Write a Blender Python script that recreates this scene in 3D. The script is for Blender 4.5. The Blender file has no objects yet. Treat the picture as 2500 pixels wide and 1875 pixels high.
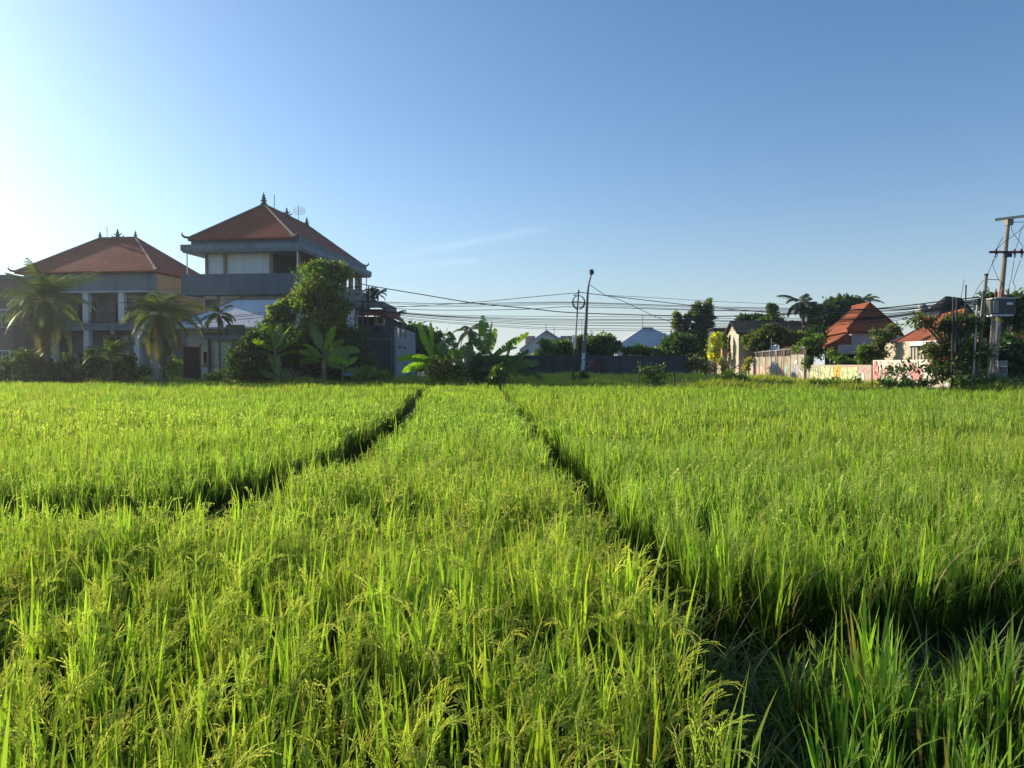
import bpy, math, random
import numpy as np
from mathutils import Vector, Matrix, Euler

random.seed(7); RNG = np.random.default_rng(7)
R = math.radians
scene = bpy.context.scene
COL = scene.collection

# ------------------------------------------------------------------ camera
F_PX, CX, CY, HOR = 1925.0, 1250.0, 937.5, 890.0
CAM_Z = 2.1
PITCH = math.atan((CY - HOR) / F_PX)
cam = bpy.data.cameras.new("camera"); cam_o = bpy.data.objects.new("camera", cam); COL.objects.link(cam_o)
cam.sensor_width = 36; cam.lens = F_PX / 2500 * 36; cam.clip_end = 3000; cam.clip_start = 0.05
cam_o.location = (0, 0, CAM_Z); cam_o.rotation_euler = (math.pi / 2 - PITCH, 0, 0)
scene.camera = cam_o
_fw = Vector((0, math.cos(PITCH), -math.sin(PITCH))); _up = Vector((0, math.sin(PITCH), math.cos(PITCH)))

def P(px, py, Y):
    """the point of the place seen at photo pixel (px, py), Y metres ahead"""
    d = _fw + Vector((1, 0, 0)) * ((px - CX) / F_PX) + _up * ((CY - py) / F_PX)
    return Vector((0, 0, CAM_Z)) + d * (Y / d.y)

# ------------------------------------------------------------------ sun and sky
HAZE_D = 0.00045
SUN_AZ, SUN_EL = -61.0, 19.5            # degrees from straight ahead (left is negative), height
az, el = R(SUN_AZ), R(SUN_EL)
SUNV = Vector((math.sin(az) * math.cos(el), math.cos(az) * math.cos(el), math.sin(el)))
sl = bpy.data.lights.new("sun", 'SUN'); sl.energy = 5.0; sl.angle = R(0.5); sl.color = (1.0, 0.86, 0.66)
so = bpy.data.objects.new("sun", sl); COL.objects.link(so)
so.rotation_euler = SUNV.to_track_quat('Z', 'Y').to_euler(); so.location = (0, 0, 40)
world = bpy.data.worlds.new("World"); scene.world = world; world.use_nodes = True
nt = world.node_tree; nt.nodes.clear()
def wn(t, **k):
    n = nt.nodes.new(t)
    for a, b in k.items(): setattr(n, a, b)
    return n
sky = wn('ShaderNodeTexSky', sky_type='NISHITA', sun_disc=False, sun_elevation=el, sun_rotation=az,
         altitude=0, air_density=0.85, dust_density=1.4, ozone_density=4.6)
def wm(op, a, b=None, c=None):
    n = wn('ShaderNodeMath', operation=op)
    for i, v in enumerate((a, b, c)):
        if v is None: continue
        if isinstance(v, (int, float)): n.inputs[i].default_value = v
        else: nt.links.new(v, n.inputs[i])
    return n.outputs[0]
tc = wn('ShaderNodeTexCoord'); sx = wn('ShaderNodeSeparateXYZ'); nt.links.new(tc.outputs['Generated'], sx.inputs[0])
yy = wm('MAXIMUM', sx.outputs[1], 0.02)
ta = wm('DIVIDE', sx.outputs[0], yy); te = wm('DIVIDE', sx.outputs[2], yy)
def wisp(a0, e0, slope, half, thick, amt):
    da = wm('SUBTRACT', ta, a0)
    off = wm('SUBTRACT', te, wm('ADD', e0, wm('MULTIPLY', da, slope)))
    g = wm('MULTIPLY', wm('POWER', wm('DIVIDE', off, thick), 2.0), -1.0)
    h = wm('MULTIPLY', wm('POWER', wm('ABSOLUTE', wm('DIVIDE', da, half)), 3.0), -1.0)
    return wm('MULTIPLY', wm('EXPONENT', wm('ADD', g, h)), amt)
mp = wn('ShaderNodeMapping'); mp.inputs['Scale'].default_value = (14, 14, 90); mp.inputs['Rotation'].default_value = (0, 0.16, 0)
nt.links.new(tc.outputs['Generated'], mp.inputs[0])
nz = wn('ShaderNodeTexNoise'); nz.inputs['Scale'].default_value = 1.0; nz.inputs['Detail'].default_value = 5; nt.links.new(mp.outputs[0], nz.inputs[0])
fib = wm('MULTIPLY', wm('SUBTRACT', nz.outputs[0], 0.35), 2.2)
ws = wm('ADD', wisp(-0.035, 0.158, 0.19, 0.10, 0.005, 0.15), wisp(-0.09, 0.128, 0.10, 0.06, 0.005, 0.11))
ws = wm('MAXIMUM', wm('MULTIPLY', ws, fib), 0.0)
ADD = wn('ShaderNodeMix', data_type='RGBA', blend_type='MIX')
HS = wn('ShaderNodeHueSaturation'); HS.inputs['Saturation'].default_value = 1.0; nt.links.new(sky.outputs[0], HS.inputs['Color'])
hz = wm('MULTIPLY', wm('EXPONENT', wm('MULTIPLY', wm('MAXIMUM', sx.outputs[2], 0.0), -11.5)), 1.0)          # pale haze blended into the sky colour near the horizon
HZ = wn('ShaderNodeMix', data_type='RGBA', blend_type='MIX'); nt.links.new(hz, HZ.inputs[0]); TN = wn('ShaderNodeMix', data_type='RGBA', blend_type='MULTIPLY'); TN.inputs[0].default_value = 1.0; TN.inputs[7].default_value = (0.87, 1.0, 0.975, 1); nt.links.new(HS.outputs[0], TN.inputs[6]); nt.links.new(TN.outputs[2], HZ.inputs[6]); HZ.inputs[7].default_value = (4.6, 4.85, 4.7, 1)
nt.links.new(ws, ADD.inputs[0]); nt.links.new(HZ.outputs[2], ADD.inputs[6]); ADD.inputs[7].default_value = (9.0, 9.2, 9.6, 1)
bg = wn('ShaderNodeBackground'); bg.inputs['Strength'].default_value = 0.15
nt.links.new(ADD.outputs[2], bg.inputs[0])
wo = wn('ShaderNodeOutputWorld'); nt.links.new(bg.outputs[0], wo.inputs[0])

vs = scene.view_settings; vs.view_transform = 'Standard'; vs.look = 'None'; vs.gamma = 1; vs.use_curve_mapping = False; vs.exposure = 0.3
cy = scene.cycles
cy.use_denoising = True; cy.denoiser = 'OPENIMAGEDENOISE'
cy.max_bounces = 7; cy.diffuse_bounces = 4; cy.glossy_bounces = 2; cy.transmission_bounces = 5; cy.transparent_max_bounces = 8
cy.caustics_reflective = False; cy.caustics_refractive = False

# ------------------------------------------------------------------ materials
MATS = {}
def new_mat(name):
    m = bpy.data.materials.new(name); m.use_nodes = True
    m.node_tree.nodes.clear(); MATS[name] = m
    return m, m.node_tree
def link(t, a, b): t.links.new(a, b)
def mth(t, op, a, b=None):
    n = t.nodes.new('ShaderNodeMath'); n.operation = op
    for i, v in enumerate((a, b)):
        if v is None: continue
        if isinstance(v, (int, float)): n.inputs[i].default_value = v
        else: link(t, v, n.inputs[i])
    return n.outputs[0]
def mixc(t, f, a, b, bt='MIX'):
    n = t.nodes.new('ShaderNodeMix'); n.data_type = 'RGBA'; n.blend_type = bt
    for i, v in ((0, f), (6, a), (7, b)):
        if isinstance(v, (int, float)): n.inputs[i].default_value = v
        elif isinstance(v, (tuple, list)): n.inputs[i].default_value = (*v[:3], 1)
        else: link(t, v, n.inputs[i])
    return n.outputs[2]
def noise(t, vec, scale, detail=4, rough=0.6, stretch=None):
    if stretch:
        m = t.nodes.new('ShaderNodeMapping'); m.inputs['Scale'].default_value = stretch; link(t, vec, m.inputs[0]); vec = m.outputs[0]
    n = t.nodes.new('ShaderNodeTexNoise'); n.inputs['Scale'].default_value = scale; n.inputs['Detail'].default_value = detail
    n.inputs['Roughness'].default_value = rough; link(t, vec, n.inputs[0]); return n.outputs[0]
def ramp(t, f, lo, hi):
    n = t.nodes.new('ShaderNodeMapRange'); n.inputs[1].default_value = lo; n.inputs[2].default_value = hi; n.clamp = True
    link(t, f, n.inputs[0]); return n.outputs[0]
def finish(t, col, rough=0.8, bump=None, bstr=0.3, bdist=0.02, spec=0.3, metal=0.0):
    b = t.nodes.new('ShaderNodeBsdfPrincipled'); o = t.nodes.new('ShaderNodeOutputMaterial')
    if isinstance(col, (tuple, list)): b.inputs['Base Color'].default_value = (*col[:3], 1)
    else: link(t, col, b.inputs['Base Color'])
    b.inputs['Roughness'].default_value = rough; b.inputs['Specular IOR Level'].default_value = spec; b.inputs['Metallic'].default_value = metal
    if bump is not None:
        bn = t.nodes.new('ShaderNodeBump'); bn.inputs['Strength'].default_value = bstr; bn.inputs['Distance'].default_value = bdist
        link(t, bump, bn.inputs['Height']); link(t, bn.outputs[0], b.inputs['Normal'])
    link(t, b.outputs[0], o.inputs[0])
def pos(t):
    return t.nodes.new('ShaderNodeTexCoord').outputs['Object']
def plaster(name, c, stain=(0.5, 0.48, 0.44), amt=0.35, rough=0.85, streak=True):
    """painted or bare render with weather stains and rain streaks"""
    m, t = new_mat(name); p = pos(t)
    n1 = ramp(t, noise(t, p, 0.9, 6, 0.65), 0.42, 0.72)
    n2 = ramp(t, noise(t, p, 1.0, 5, 0.6, (2.2, 2.2, 0.18)), 0.45, 0.75)
    n3 = noise(t, p, 14, 3)
    c1 = mixc(t, mth(t, 'MULTIPLY', n1, amt), c, tuple(a * b for a, b in zip(c, stain)))
    if streak: c1 = mixc(t, mth(t, 'MULTIPLY', n2, amt * 0.9), c1, tuple(a * b * 0.8 for a, b in zip(c, stain)))
    c1 = mixc(t, mth(t, 'MULTIPLY', n3, 0.12), c1, tuple(a * 0.6 for a in c))
    finish(t, c1, rough, n3, 0.25, 0.01)
    return m
def tiles(name, c1, c2, row=0.17, colw=0.24, joint=0.55, wave=False):
    """clay or concrete roof tiles: rows follow height, single tiles differ in tone"""
    m, t = new_mat(name); p = pos(t)
    s = t.nodes.new('ShaderNodeSeparateXYZ'); link(t, p, s.inputs[0])
    zr = mth(t, 'DIVIDE', s.outputs[2], row); fr = mth(t, 'FRACT', zr); fl = mth(t, 'FLOOR', zr)
    u = mth(t, 'ADD', mth(t, 'DIVIDE', mth(t, 'ADD', s.outputs[0], mth(t, 'MULTIPLY', s.outputs[1], 0.83)), colw), mth(t, 'MULTIPLY', fl, 0.5))
    cb = t.nodes.new('ShaderNodeCombineXYZ'); link(t, mth(t, 'FLOOR', u), cb.inputs[0]); link(t, fl, cb.inputs[1])
    wn_ = t.nodes.new('ShaderNodeTexWhiteNoise'); wn_.noise_dimensions = '2D'; link(t, cb.outputs[0], wn_.inputs[0])
    big = ramp(t, noise(t, p, 0.7, 6, 0.65), 0.35, 0.7)
    col = mixc(t, wn_.outputs[0], c1, c2)
    col = mixc(t, mth(t, 'MULTIPLY', big, 0.55), col, tuple(a * 0.55 for a in c2))
    col = mixc(t, mth(t, 'MULTIPLY', ramp(t, fr, 0.32, 0.0), joint), col, tuple(a * 0.25 for a in c2))
    h = mth(t, 'SUBTRACT', 1.0, fr)
    if wave: h = mth(t, 'ADD', h, mth(t, 'MULTIPLY', mth(t, 'SINE', mth(t, 'MULTIPLY', u, 6.2832)), 0.6))
    finish(t, col, 0.85, h, 0.7, 0.05, 0.25)
    return m
def plain(name, c, rough=0.6, metal=0.0, spec=0.4, var=0.25, scale=3.0):
    m, t = new_mat(name); p = pos(t)
    n = noise(t, p, scale, 5)
    finish(t, mixc(t, mth(t, 'MULTIPLY', ramp(t, n, 0.35, 0.75), var * 2), c, tuple(a * 0.45 for a in c)), rough, n, 0.15, 0.01, spec, metal)
    return m
def leafy(name, k_ref=1.0, trans=(1.5, 1.7, 0.5), gloss=0.05, attr='Col', grough=0.4):
    """thin leaf: colour from the mesh's own per-leaf tone, lets sunlight through"""
    m, t = new_mat(name)
    a = t.nodes.new('ShaderNodeAttribute'); a.attribute_name = attr
    d = t.nodes.new('ShaderNodeBsdfDiffuse'); tr = t.nodes.new('ShaderNodeBsdfTranslucent'); g = t.nodes.new('ShaderNodeBsdfGlossy')
    g.inputs['Roughness'].default_value = grough; g.inputs['Color'].default_value = (0.9, 0.95, 0.85, 1)
    link(t, mixc(t, 1.0, a.outputs['Color'], (k_ref,) * 3, 'MULTIPLY'), d.inputs[0])
    link(t, mixc(t, 1.0, a.outputs['Color'], trans, 'MULTIPLY'), tr.inputs[0])
    ad = t.nodes.new('ShaderNodeAddShader'); link(t, d.outputs[0], ad.inputs[0]); link(t, tr.outputs[0], ad.inputs[1])
    mx = t.nodes.new('ShaderNodeMixShader'); mx.inputs[0].default_value = gloss
    link(t, ad.outputs[0], mx.inputs[1]); link(t, g.outputs[0], mx.inputs[2])
    o = t.nodes.new('ShaderNodeOutputMaterial'); link(t, mx.outputs[0], o.inputs[0])
    return m

M_RICE = leafy('rice_leaf', 0.5, (0.97, 1.05, 0.45), 0.012, grough=0.5)
M_LEAF = leafy('tree_leaf', 0.95, (1.4, 1.6, 0.4), 0.04)
M_BANANA = leafy('banana_leaf', 0.7, (1.5, 1.85, 0.26), 0.03, grough=0.35)
M_PALM = leafy('palm_leaf', 0.8, (0.75, 0.85, 0.3), 0.06, grough=0.4)
M_GRASS = leafy('grass_leaf', 1.05, (1.8, 1.9, 0.6), 0.03)
M_BARK = plain('bark', (0.13, 0.1, 0.075), 0.9, var=0.4, scale=6)
M_PBARK = plain('palm_bark', (0.16, 0.135, 0.11), 0.9, var=0.4, scale=8)
M_BSTEM = plain('banana_stem', (0.13, 0.15, 0.06), 0.7, var=0.35, scale=5)
M_DARK = plain('dark_void', (0.018, 0.019, 0.022), 0.9, var=0.2)
M_GLASS = plain('dark_glass', (0.03, 0.035, 0.045), 0.12, spec=0.6, var=0.1)
M_WHITE = plaster('white_plaster', (0.78, 0.78, 0.77), (0.72, 0.7, 0.66), 0.3)
M_OFFW = plaster('off_white_plaster', (0.6, 0.6, 0.58), (0.65, 0.62, 0.56), 0.4)
M_SLATE = plaster('slate_paint', (0.125, 0.165, 0.195), (0.6, 0.62, 0.62), 0.6, 0.7)
M_FASCIA = plaster('grey_fascia_paint', (0.22, 0.27, 0.29), (0.5, 0.5, 0.5), 0.6, 0.75)
M_DSLATE = plaster('dark_slate_paint', (0.075, 0.085, 0.095), (0.7, 0.7, 0.7), 0.3)
M_TAN = plaster('tan_plaster', (0.42, 0.32, 0.2), (0.7, 0.66, 0.6), 0.4)
M_BEIGE = plaster('beige_plaster', (0.62, 0.54, 0.41), (0.62, 0.58, 0.5), 0.5)
M_GREYW = plaster('grey_blue_plaster', (0.28, 0.31, 0.34), (0.6, 0.6, 0.58), 0.4)
M_CONC = plaster('weathered_concrete', (0.2, 0.2, 0.19), (0.45, 0.44, 0.42), 0.6)
M_POLEC = plaster('pole_concrete', (0.36, 0.31, 0.26), (0.55, 0.53, 0.5), 0.45)
M_PANELC = plaster('stained_panel_concrete', (0.56, 0.5, 0.37), (0.34, 0.33, 0.28), 0.85)
M_WOODC = plaster('tan_column', (0.33, 0.25, 0.16), (0.6, 0.55, 0.5), 0.4)
M_WROOF = tiles('pale_shingle', (0.8, 0.82, 0.86), (0.7, 0.73, 0.78), 0.16, 0.6, 0.5)
M_RTILE = tiles('red_brown_tile', (0.42, 0.105, 0.045), (0.28, 0.075, 0.038), 0.2, 0.24, 1.0)
M_OTILE = tiles('orange_tile', (0.46, 0.135, 0.05), (0.3, 0.085, 0.038), 0.2, 0.26, 0.75, True)
M_DTILE = tiles('dark_tile', (0.05, 0.04, 0.042), (0.035, 0.03, 0.032), 0.18, 0.26, 0.5)
M_PALER = tiles('pale_grey_roofing', (0.62, 0.64, 0.67), (0.56, 0.58, 0.62), 0.35, 1.2, 0.25)
M_RIDGE = plaster('ridge_mortar', (0.3, 0.24, 0.2), (0.5, 0.48, 0.46), 0.5)
M_STONE = plain('carved_stone', (0.16, 0.15, 0.15), 0.9, var=0.35, scale=9)
M_BLACK = plain('black_metal', (0.025, 0.026, 0.03), 0.55, var=0.15)
M_WIRE = plain('cable_sheath', (0.02, 0.02, 0.022), 0.7, var=0.1)
M_GALV = plain('galvanised_steel', (0.45, 0.46, 0.47), 0.5, 0.6, var=0.2)
M_WMET = plain('white_metal', (0.75, 0.76, 0.78), 0.45, var=0.12)
M_RUST = plain('rusted_sheet', (0.17, 0.12, 0.09), 0.85, var=0.4, scale=2)
M_MUD = plain('paddy_mud', (0.05, 0.042, 0.028), 0.75, var=0.4, scale=2)

# ------------------------------------------------------------------ mesh building
class MB:
    def __init__(s): s.v, s.f, s.mi, s.mats = [], [], [], []
    def _m(s, m):
        if m is None: return 0
        if m not in s.mats: s.mats.append(m)
        return s.mats.index(m)
    def poly(s, pts, m=None):
        i = len(s.v); s.v += [tuple(p) for p in pts]; s.f.append(tuple(range(i, i + len(pts)))); s.mi.append(s._m(m)); return s
    def hexa(s, a, b, m=None):
        """a: four bottom points, b: the four above them"""
        i = len(s.v); s.v += [tuple(p) for p in a] + [tuple(p) for p in b]; k = s._m(m)
        for q in ((3, 2, 1, 0), (4, 5, 6, 7), (0, 1, 5, 4), (1, 2, 6, 5), (2, 3, 7, 6), (3, 0, 4, 7)):
            s.f.append(tuple(i + j for j in q)); s.mi.append(k)
        return s
    def box(s, x0, x1, y0, y1, z0, z1, fr=None, m=None):
        c = [(x0, y0), (x1, y0), (x1, y1), (x0, y1)]
        g = fr.p if fr else (lambda u, v, z: (u, v, z))
        return s.hexa([g(u, v, z0) for u, v in c], [g(u, v, z1) for u, v in c], m)
    def tube(s, pts, rad, n=8, m=None, cap=True):
        pts = [Vector(p) for p in pts]
        if not isinstance(rad, (list, tuple)): rad = [rad] * len(pts)
        i0 = len(s.v); k = s._m(m); ref = None
        for j, p in enumerate(pts):
            d = (pts[min(j + 1, len(pts) - 1)] - pts[max(j - 1, 0)]).normalized()
            if ref is None: ref = Vector((0, 0, 1)) if abs(d.z) < 0.9 else Vector((1, 0, 0))
            a = d.cross(ref).normalized(); b = d.cross(a).normalized(); ref = -b if False else ref
            for q in range(n):
                t = 2 * math.pi * q / n; s.v.append(tuple(p + (a * math.cos(t) + b * math.sin(t)) * rad[j]))
        for j in range(len(pts) - 1):
            for q in range(n):
                a0 = i0 + j * n + q; a1 = i0 + j * n + (q + 1) % n
                s.f.append((a0, a1, a1 + n, a0 + n)); s.mi.append(k)
        if cap:
            s.f.append(tuple(i0 + q for q in range(n))[::-1]); s.mi.append(k)
            e = i0 + (len(pts) - 1) * n; s.f.append(tuple(e + q for q in range(n))); s.mi.append(k)
        return s
    def lathe(s, c, prof, n=10, m=None, rot=0.0, sq=False):
        c = Vector(c); i0 = len(s.v); k = s._m(m)
        for r, z in prof:
            for q in range(n):
                t = 2 * math.pi * q / n + rot; s.v.append((c.x + r * math.cos(t), c.y + r * math.sin(t), c.z + z))
        for j in range(len(prof) - 1):
            for q in range(n):
                a0 = i0 + j * n + q; a1 = i0 + j * n + (q + 1) % n
                s.f.append((a0, a1, a1 + n, a0 + n)); s.mi.append(k)
        s.f.append(tuple(i0 + q for q in range(n))[::-1]); s.mi.append(k)
        e = i0 + (len(prof) - 1) * n; s.f.append(tuple(e + q for q in range(n))); s.mi.append(k)
        return s
    def shell(s, pts, faces, t=0.14, m=None, mb=None):
        """a roof skin of thickness t: pts with top faces, the underside t lower, and the rim"""
        pts = [Vector(p) for p in pts]; i0 = len(s.v); n = len(pts); k = s._m(m); kb = s._m(mb) if mb else k
        s.v += [tuple(p) for p in pts] + [(p.x, p.y, p.z - t) for p in pts]
        edges = {}
        for f in faces:
            s.f.append(tuple(i0 + j for j in f)); s.mi.append(k)
            s.f.append(tuple(i0 + n + j for j in f)[::-1]); s.mi.append(kb)
            for a, b in zip(f, f[1:] + f[:1]): edges[(a, b)] = edges.get((a, b), 0) + 1
        for (a, b) in list(edges):
            if (b, a) not in edges:
                s.f.append((i0 + b, i0 + a, i0 + n + a, i0 + n + b)); s.mi.append(k)
        return s
    def build(s, name, mat=None, parent=None, smooth=False):
        me = bpy.data.meshes.new(name); me.from_pydata(s.v, [], s.f); 
        if s.mats:
            for m in s.mats: me.materials.append(m)
            me.polygons.foreach_set('material_index', s.mi)
        else: me.materials.append(mat)
        if smooth: me.polygons.foreach_set('use_smooth', [True] * len(s.f))
        me.validate(); me.update()
        return put(name, me, parent)

def put(name, data, parent=None):
    o = bpy.data.objects.new(name, data); COL.objects.link(o)
    if parent is not None:
        o.parent = parent; o.matrix_parent_inverse = base_of(parent)
    return o
def base_of(o):
    return Matrix.Translation(-Vector(o.location)) if o.parent is None else Matrix.Identity(4)
def tag(o, label=None, cat=None, group=None, kind=None):
    if label: o['label'] = label
    if cat: o['category'] = cat
    if group: o['group'] = group
    if kind: o['kind'] = kind
    return o
def thing(name, label, cat, loc, group=None):
    o = bpy.data.objects.new(name, None); COL.objects.link(o); o.location = loc; o.empty_display_size = 0.3
    return tag(o, label, cat, group, 'thing')
class Frame:
    def __init__(s, x, y, deg): s.x, s.y, a = x, y, R(deg); s.c, s.s = math.cos(a), math.sin(a)
    def p(s, u, v, z): return (s.x + u * s.c + v * s.s, s.y - u * s.s + v * s.c, z)

def np_mesh(name, V, Q, C, mat, parent=None, attr='Col'):
    """V (n,3), Q (m,4) quads, C (n,3) point colours"""
    me = bpy.data.meshes.new(name); n, m = len(V), len(Q)
    me.vertices.add(n); me.vertices.foreach_set('co', np.ascontiguousarray(V, dtype=np.float32).ravel())
    me.loops.add(m * 4); me.loops.foreach_set('vertex_index', np.ascontiguousarray(Q, dtype=np.int32).ravel())
    me.polygons.add(m); me.polygons.foreach_set('loop_start', np.arange(0, m * 4, 4, dtype=np.int32))
    a = me.attributes.new(attr, 'FLOAT_COLOR', 'POINT')
    cc = np.ones((n, 4), np.float32); cc[:, :3] = C; a.data.foreach_set('color', cc.ravel())
    me.materials.append(mat); me.update(calc_edges=True)
    return put(name, me, parent)

def interp(xs, ys): return lambda x: np.interp(x, xs, ys)
Y_FAR = interp([-80, -30, -6, -5.3, -4.6, -0.8, 0, 6, 14, 22, 32, 60], [57, 55, 51, 49, 48, 47, 47, 46, 43, 39, 36, 30])
def gh(x, y):
    """ground height: paddies at 0, a bank up to the verge behind them"""
    d = y - Y_FAR(x)
    z = 0.8 * np.clip((d - 0.1) / 1.1, 0, 1) + 0.3 * np.clip((d - 2) / 10, 0, 1) * np.clip((x + 4) / 4, 0, 1) * np.clip((21 - x) / 4, 0, 1)
    z = z + np.where(d > 1, 0.06 * np.sin(x * 0.9) * np.sin(y * 0.7 + x * 0.3), 0)
    near = np.clip((0.75 - y) / 0.5, 0, 1) * 0.5
    return np.maximum(z, near)
def G(x, y): return float(gh(np.array(x), np.array(y)))
# ------------------------------------------------------------------ rice
def strip(p, side, w, col, cols_tip=None):
    """ribbon: p (k,3) spine, side (k,3) or (3,), w (k,) half widths -> verts, quads, colours"""
    k = len(p); side = np.broadcast_to(side, p.shape)
    V = np.empty((2 * k, 3)); V[0::2] = p - side * w[:, None]; V[1::2] = p + side * w[:, None]
    Q = np.array([(2 * i, 2 * i + 1, 2 * i + 3, 2 * i + 2) for i in range(k - 1)])
    C = np.repeat(np.asarray(col)[None], 2 * k, 0)
    if cols_tip is not None:
        t = np.repeat(np.linspace(0, 1, k), 2)[:, None] ** 3; C = C * (1 - t) + np.asarray(cols_tip)[None] * t
    return V, Q, C
class Acc:
    def __init__(s): s.V, s.Q, s.C, s.n = [], [], [], 0
    def add(s, V, Q, C): s.V.append(V); s.Q.append(Q + s.n); s.C.append(C); s.n += len(V)
    def get(s): return np.concatenate(s.V), np.concatenate(s.Q), np.concatenate(s.C)

LEAF_A, LEAF_B = np.array((0.115, 0.20, 0.024)), np.array((0.18, 0.25, 0.032))
GRAIN_A, GRAIN_B = np.array((0.28, 0.34, 0.09)), np.array((0.44, 0.44, 0.17))
STRAW = np.array((0.36, 0.27, 0.10))

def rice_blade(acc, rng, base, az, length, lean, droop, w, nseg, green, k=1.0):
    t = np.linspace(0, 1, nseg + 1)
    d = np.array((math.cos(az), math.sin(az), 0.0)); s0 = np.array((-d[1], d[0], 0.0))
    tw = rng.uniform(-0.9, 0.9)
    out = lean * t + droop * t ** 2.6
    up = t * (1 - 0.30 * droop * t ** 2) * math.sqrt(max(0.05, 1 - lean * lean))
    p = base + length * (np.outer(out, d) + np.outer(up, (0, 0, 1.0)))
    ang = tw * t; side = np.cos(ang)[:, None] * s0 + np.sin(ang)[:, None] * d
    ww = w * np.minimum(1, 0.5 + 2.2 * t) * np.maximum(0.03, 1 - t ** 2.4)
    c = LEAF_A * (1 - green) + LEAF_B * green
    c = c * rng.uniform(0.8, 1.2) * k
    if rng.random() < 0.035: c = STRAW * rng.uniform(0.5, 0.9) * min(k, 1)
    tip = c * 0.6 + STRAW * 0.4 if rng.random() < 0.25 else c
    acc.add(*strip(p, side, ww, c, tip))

def rice_panicle(acc, rng, base, az, length, bend, lod, ripe):
    """a nodding head: curved axis with short branches of grains"""
    nk = 8; t = np.linspace(0, 1, nk)
    d = np.array((math.cos(az), math.sin(az), 0.0))
    th = 0.12 + bend * t ** 1.3                       # angle from vertical
    seg = length / (nk - 1)
    dirs = np.sin(th)[:, None] * d + np.outer(np.cos(th), (0, 0, 1.0))
    p = base + np.concatenate([np.zeros((1, 3)), np.cumsum(dirs[:-1] * seg, 0)])
    s0 = np.array((-d[1], d[0], 0.0))
    c = (GRAIN_A * (1 - ripe) + GRAIN_B * ripe) * rng.uniform(0.85, 1.15)
    acc.add(*strip(p, s0, np.full(nk, 0.0012), c * 0.9))
    if lod == 0: nb, ng, gl, gw = 11, 9, 0.0105, 0.0024
    elif lod == 1: nb, ng, gl, gw = 7, 4, 0.02, 0.004
    else: nb, ng, gl, gw = 3, 1, 0.07, 0.009
    for b in range(nb):
        f = 0.18 + 0.8 * (b + rng.random() * 0.6) / nb
        j = min(nk - 2, int(f * (nk - 1))); q = p[j] + (p[j + 1] - p[j]) * (f * (nk - 1) - j); dd = dirs[j]
        ph = rng.uniform(0, 6.28); lat = s0 * math.cos(ph) + np.cross(dd, s0) * math.sin(ph)
        bl = length * rng.uniform(0.3, 0.5) * (1.15 - 0.6 * f)
        sag = np.array((0, 0, -1.0)) * (0.15 + 0.5 * bend / 2)
        for g in range(ng):
            u = (g + 0.6) / ng
            gp = q + dd * bl * u * 0.92 + lat * bl * 0.28 * u + sag * bl * 0.35 * u * u
            gd = dd * 0.9 + lat * 0.35 * rng.uniform(-0.3, 1.2) + sag * 0.5 * u; gd /= np.linalg.norm(gd)
            sd = np.cross(gd, rng.normal(size=3)); sd /= np.linalg.norm(sd)
            k = c * rng.uniform(0.8, 1.25); a = gp; e = gp + gd * gl; mdl = gp + gd * gl * 0.45
            acc.add(np.array((a, mdl - sd * gw, e, mdl + sd * gw)), np.array(((0, 1, 2, 3),)), np.repeat(k[None], 4, 0))
            if lod == 0:
                s2 = np.cross(gd, sd)
                acc.add(np.array((a, mdl - s2 * gw, e, mdl + s2 * gw)), np.array(((0, 1, 2, 3),)), np.repeat(k[None], 4, 0))

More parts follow.
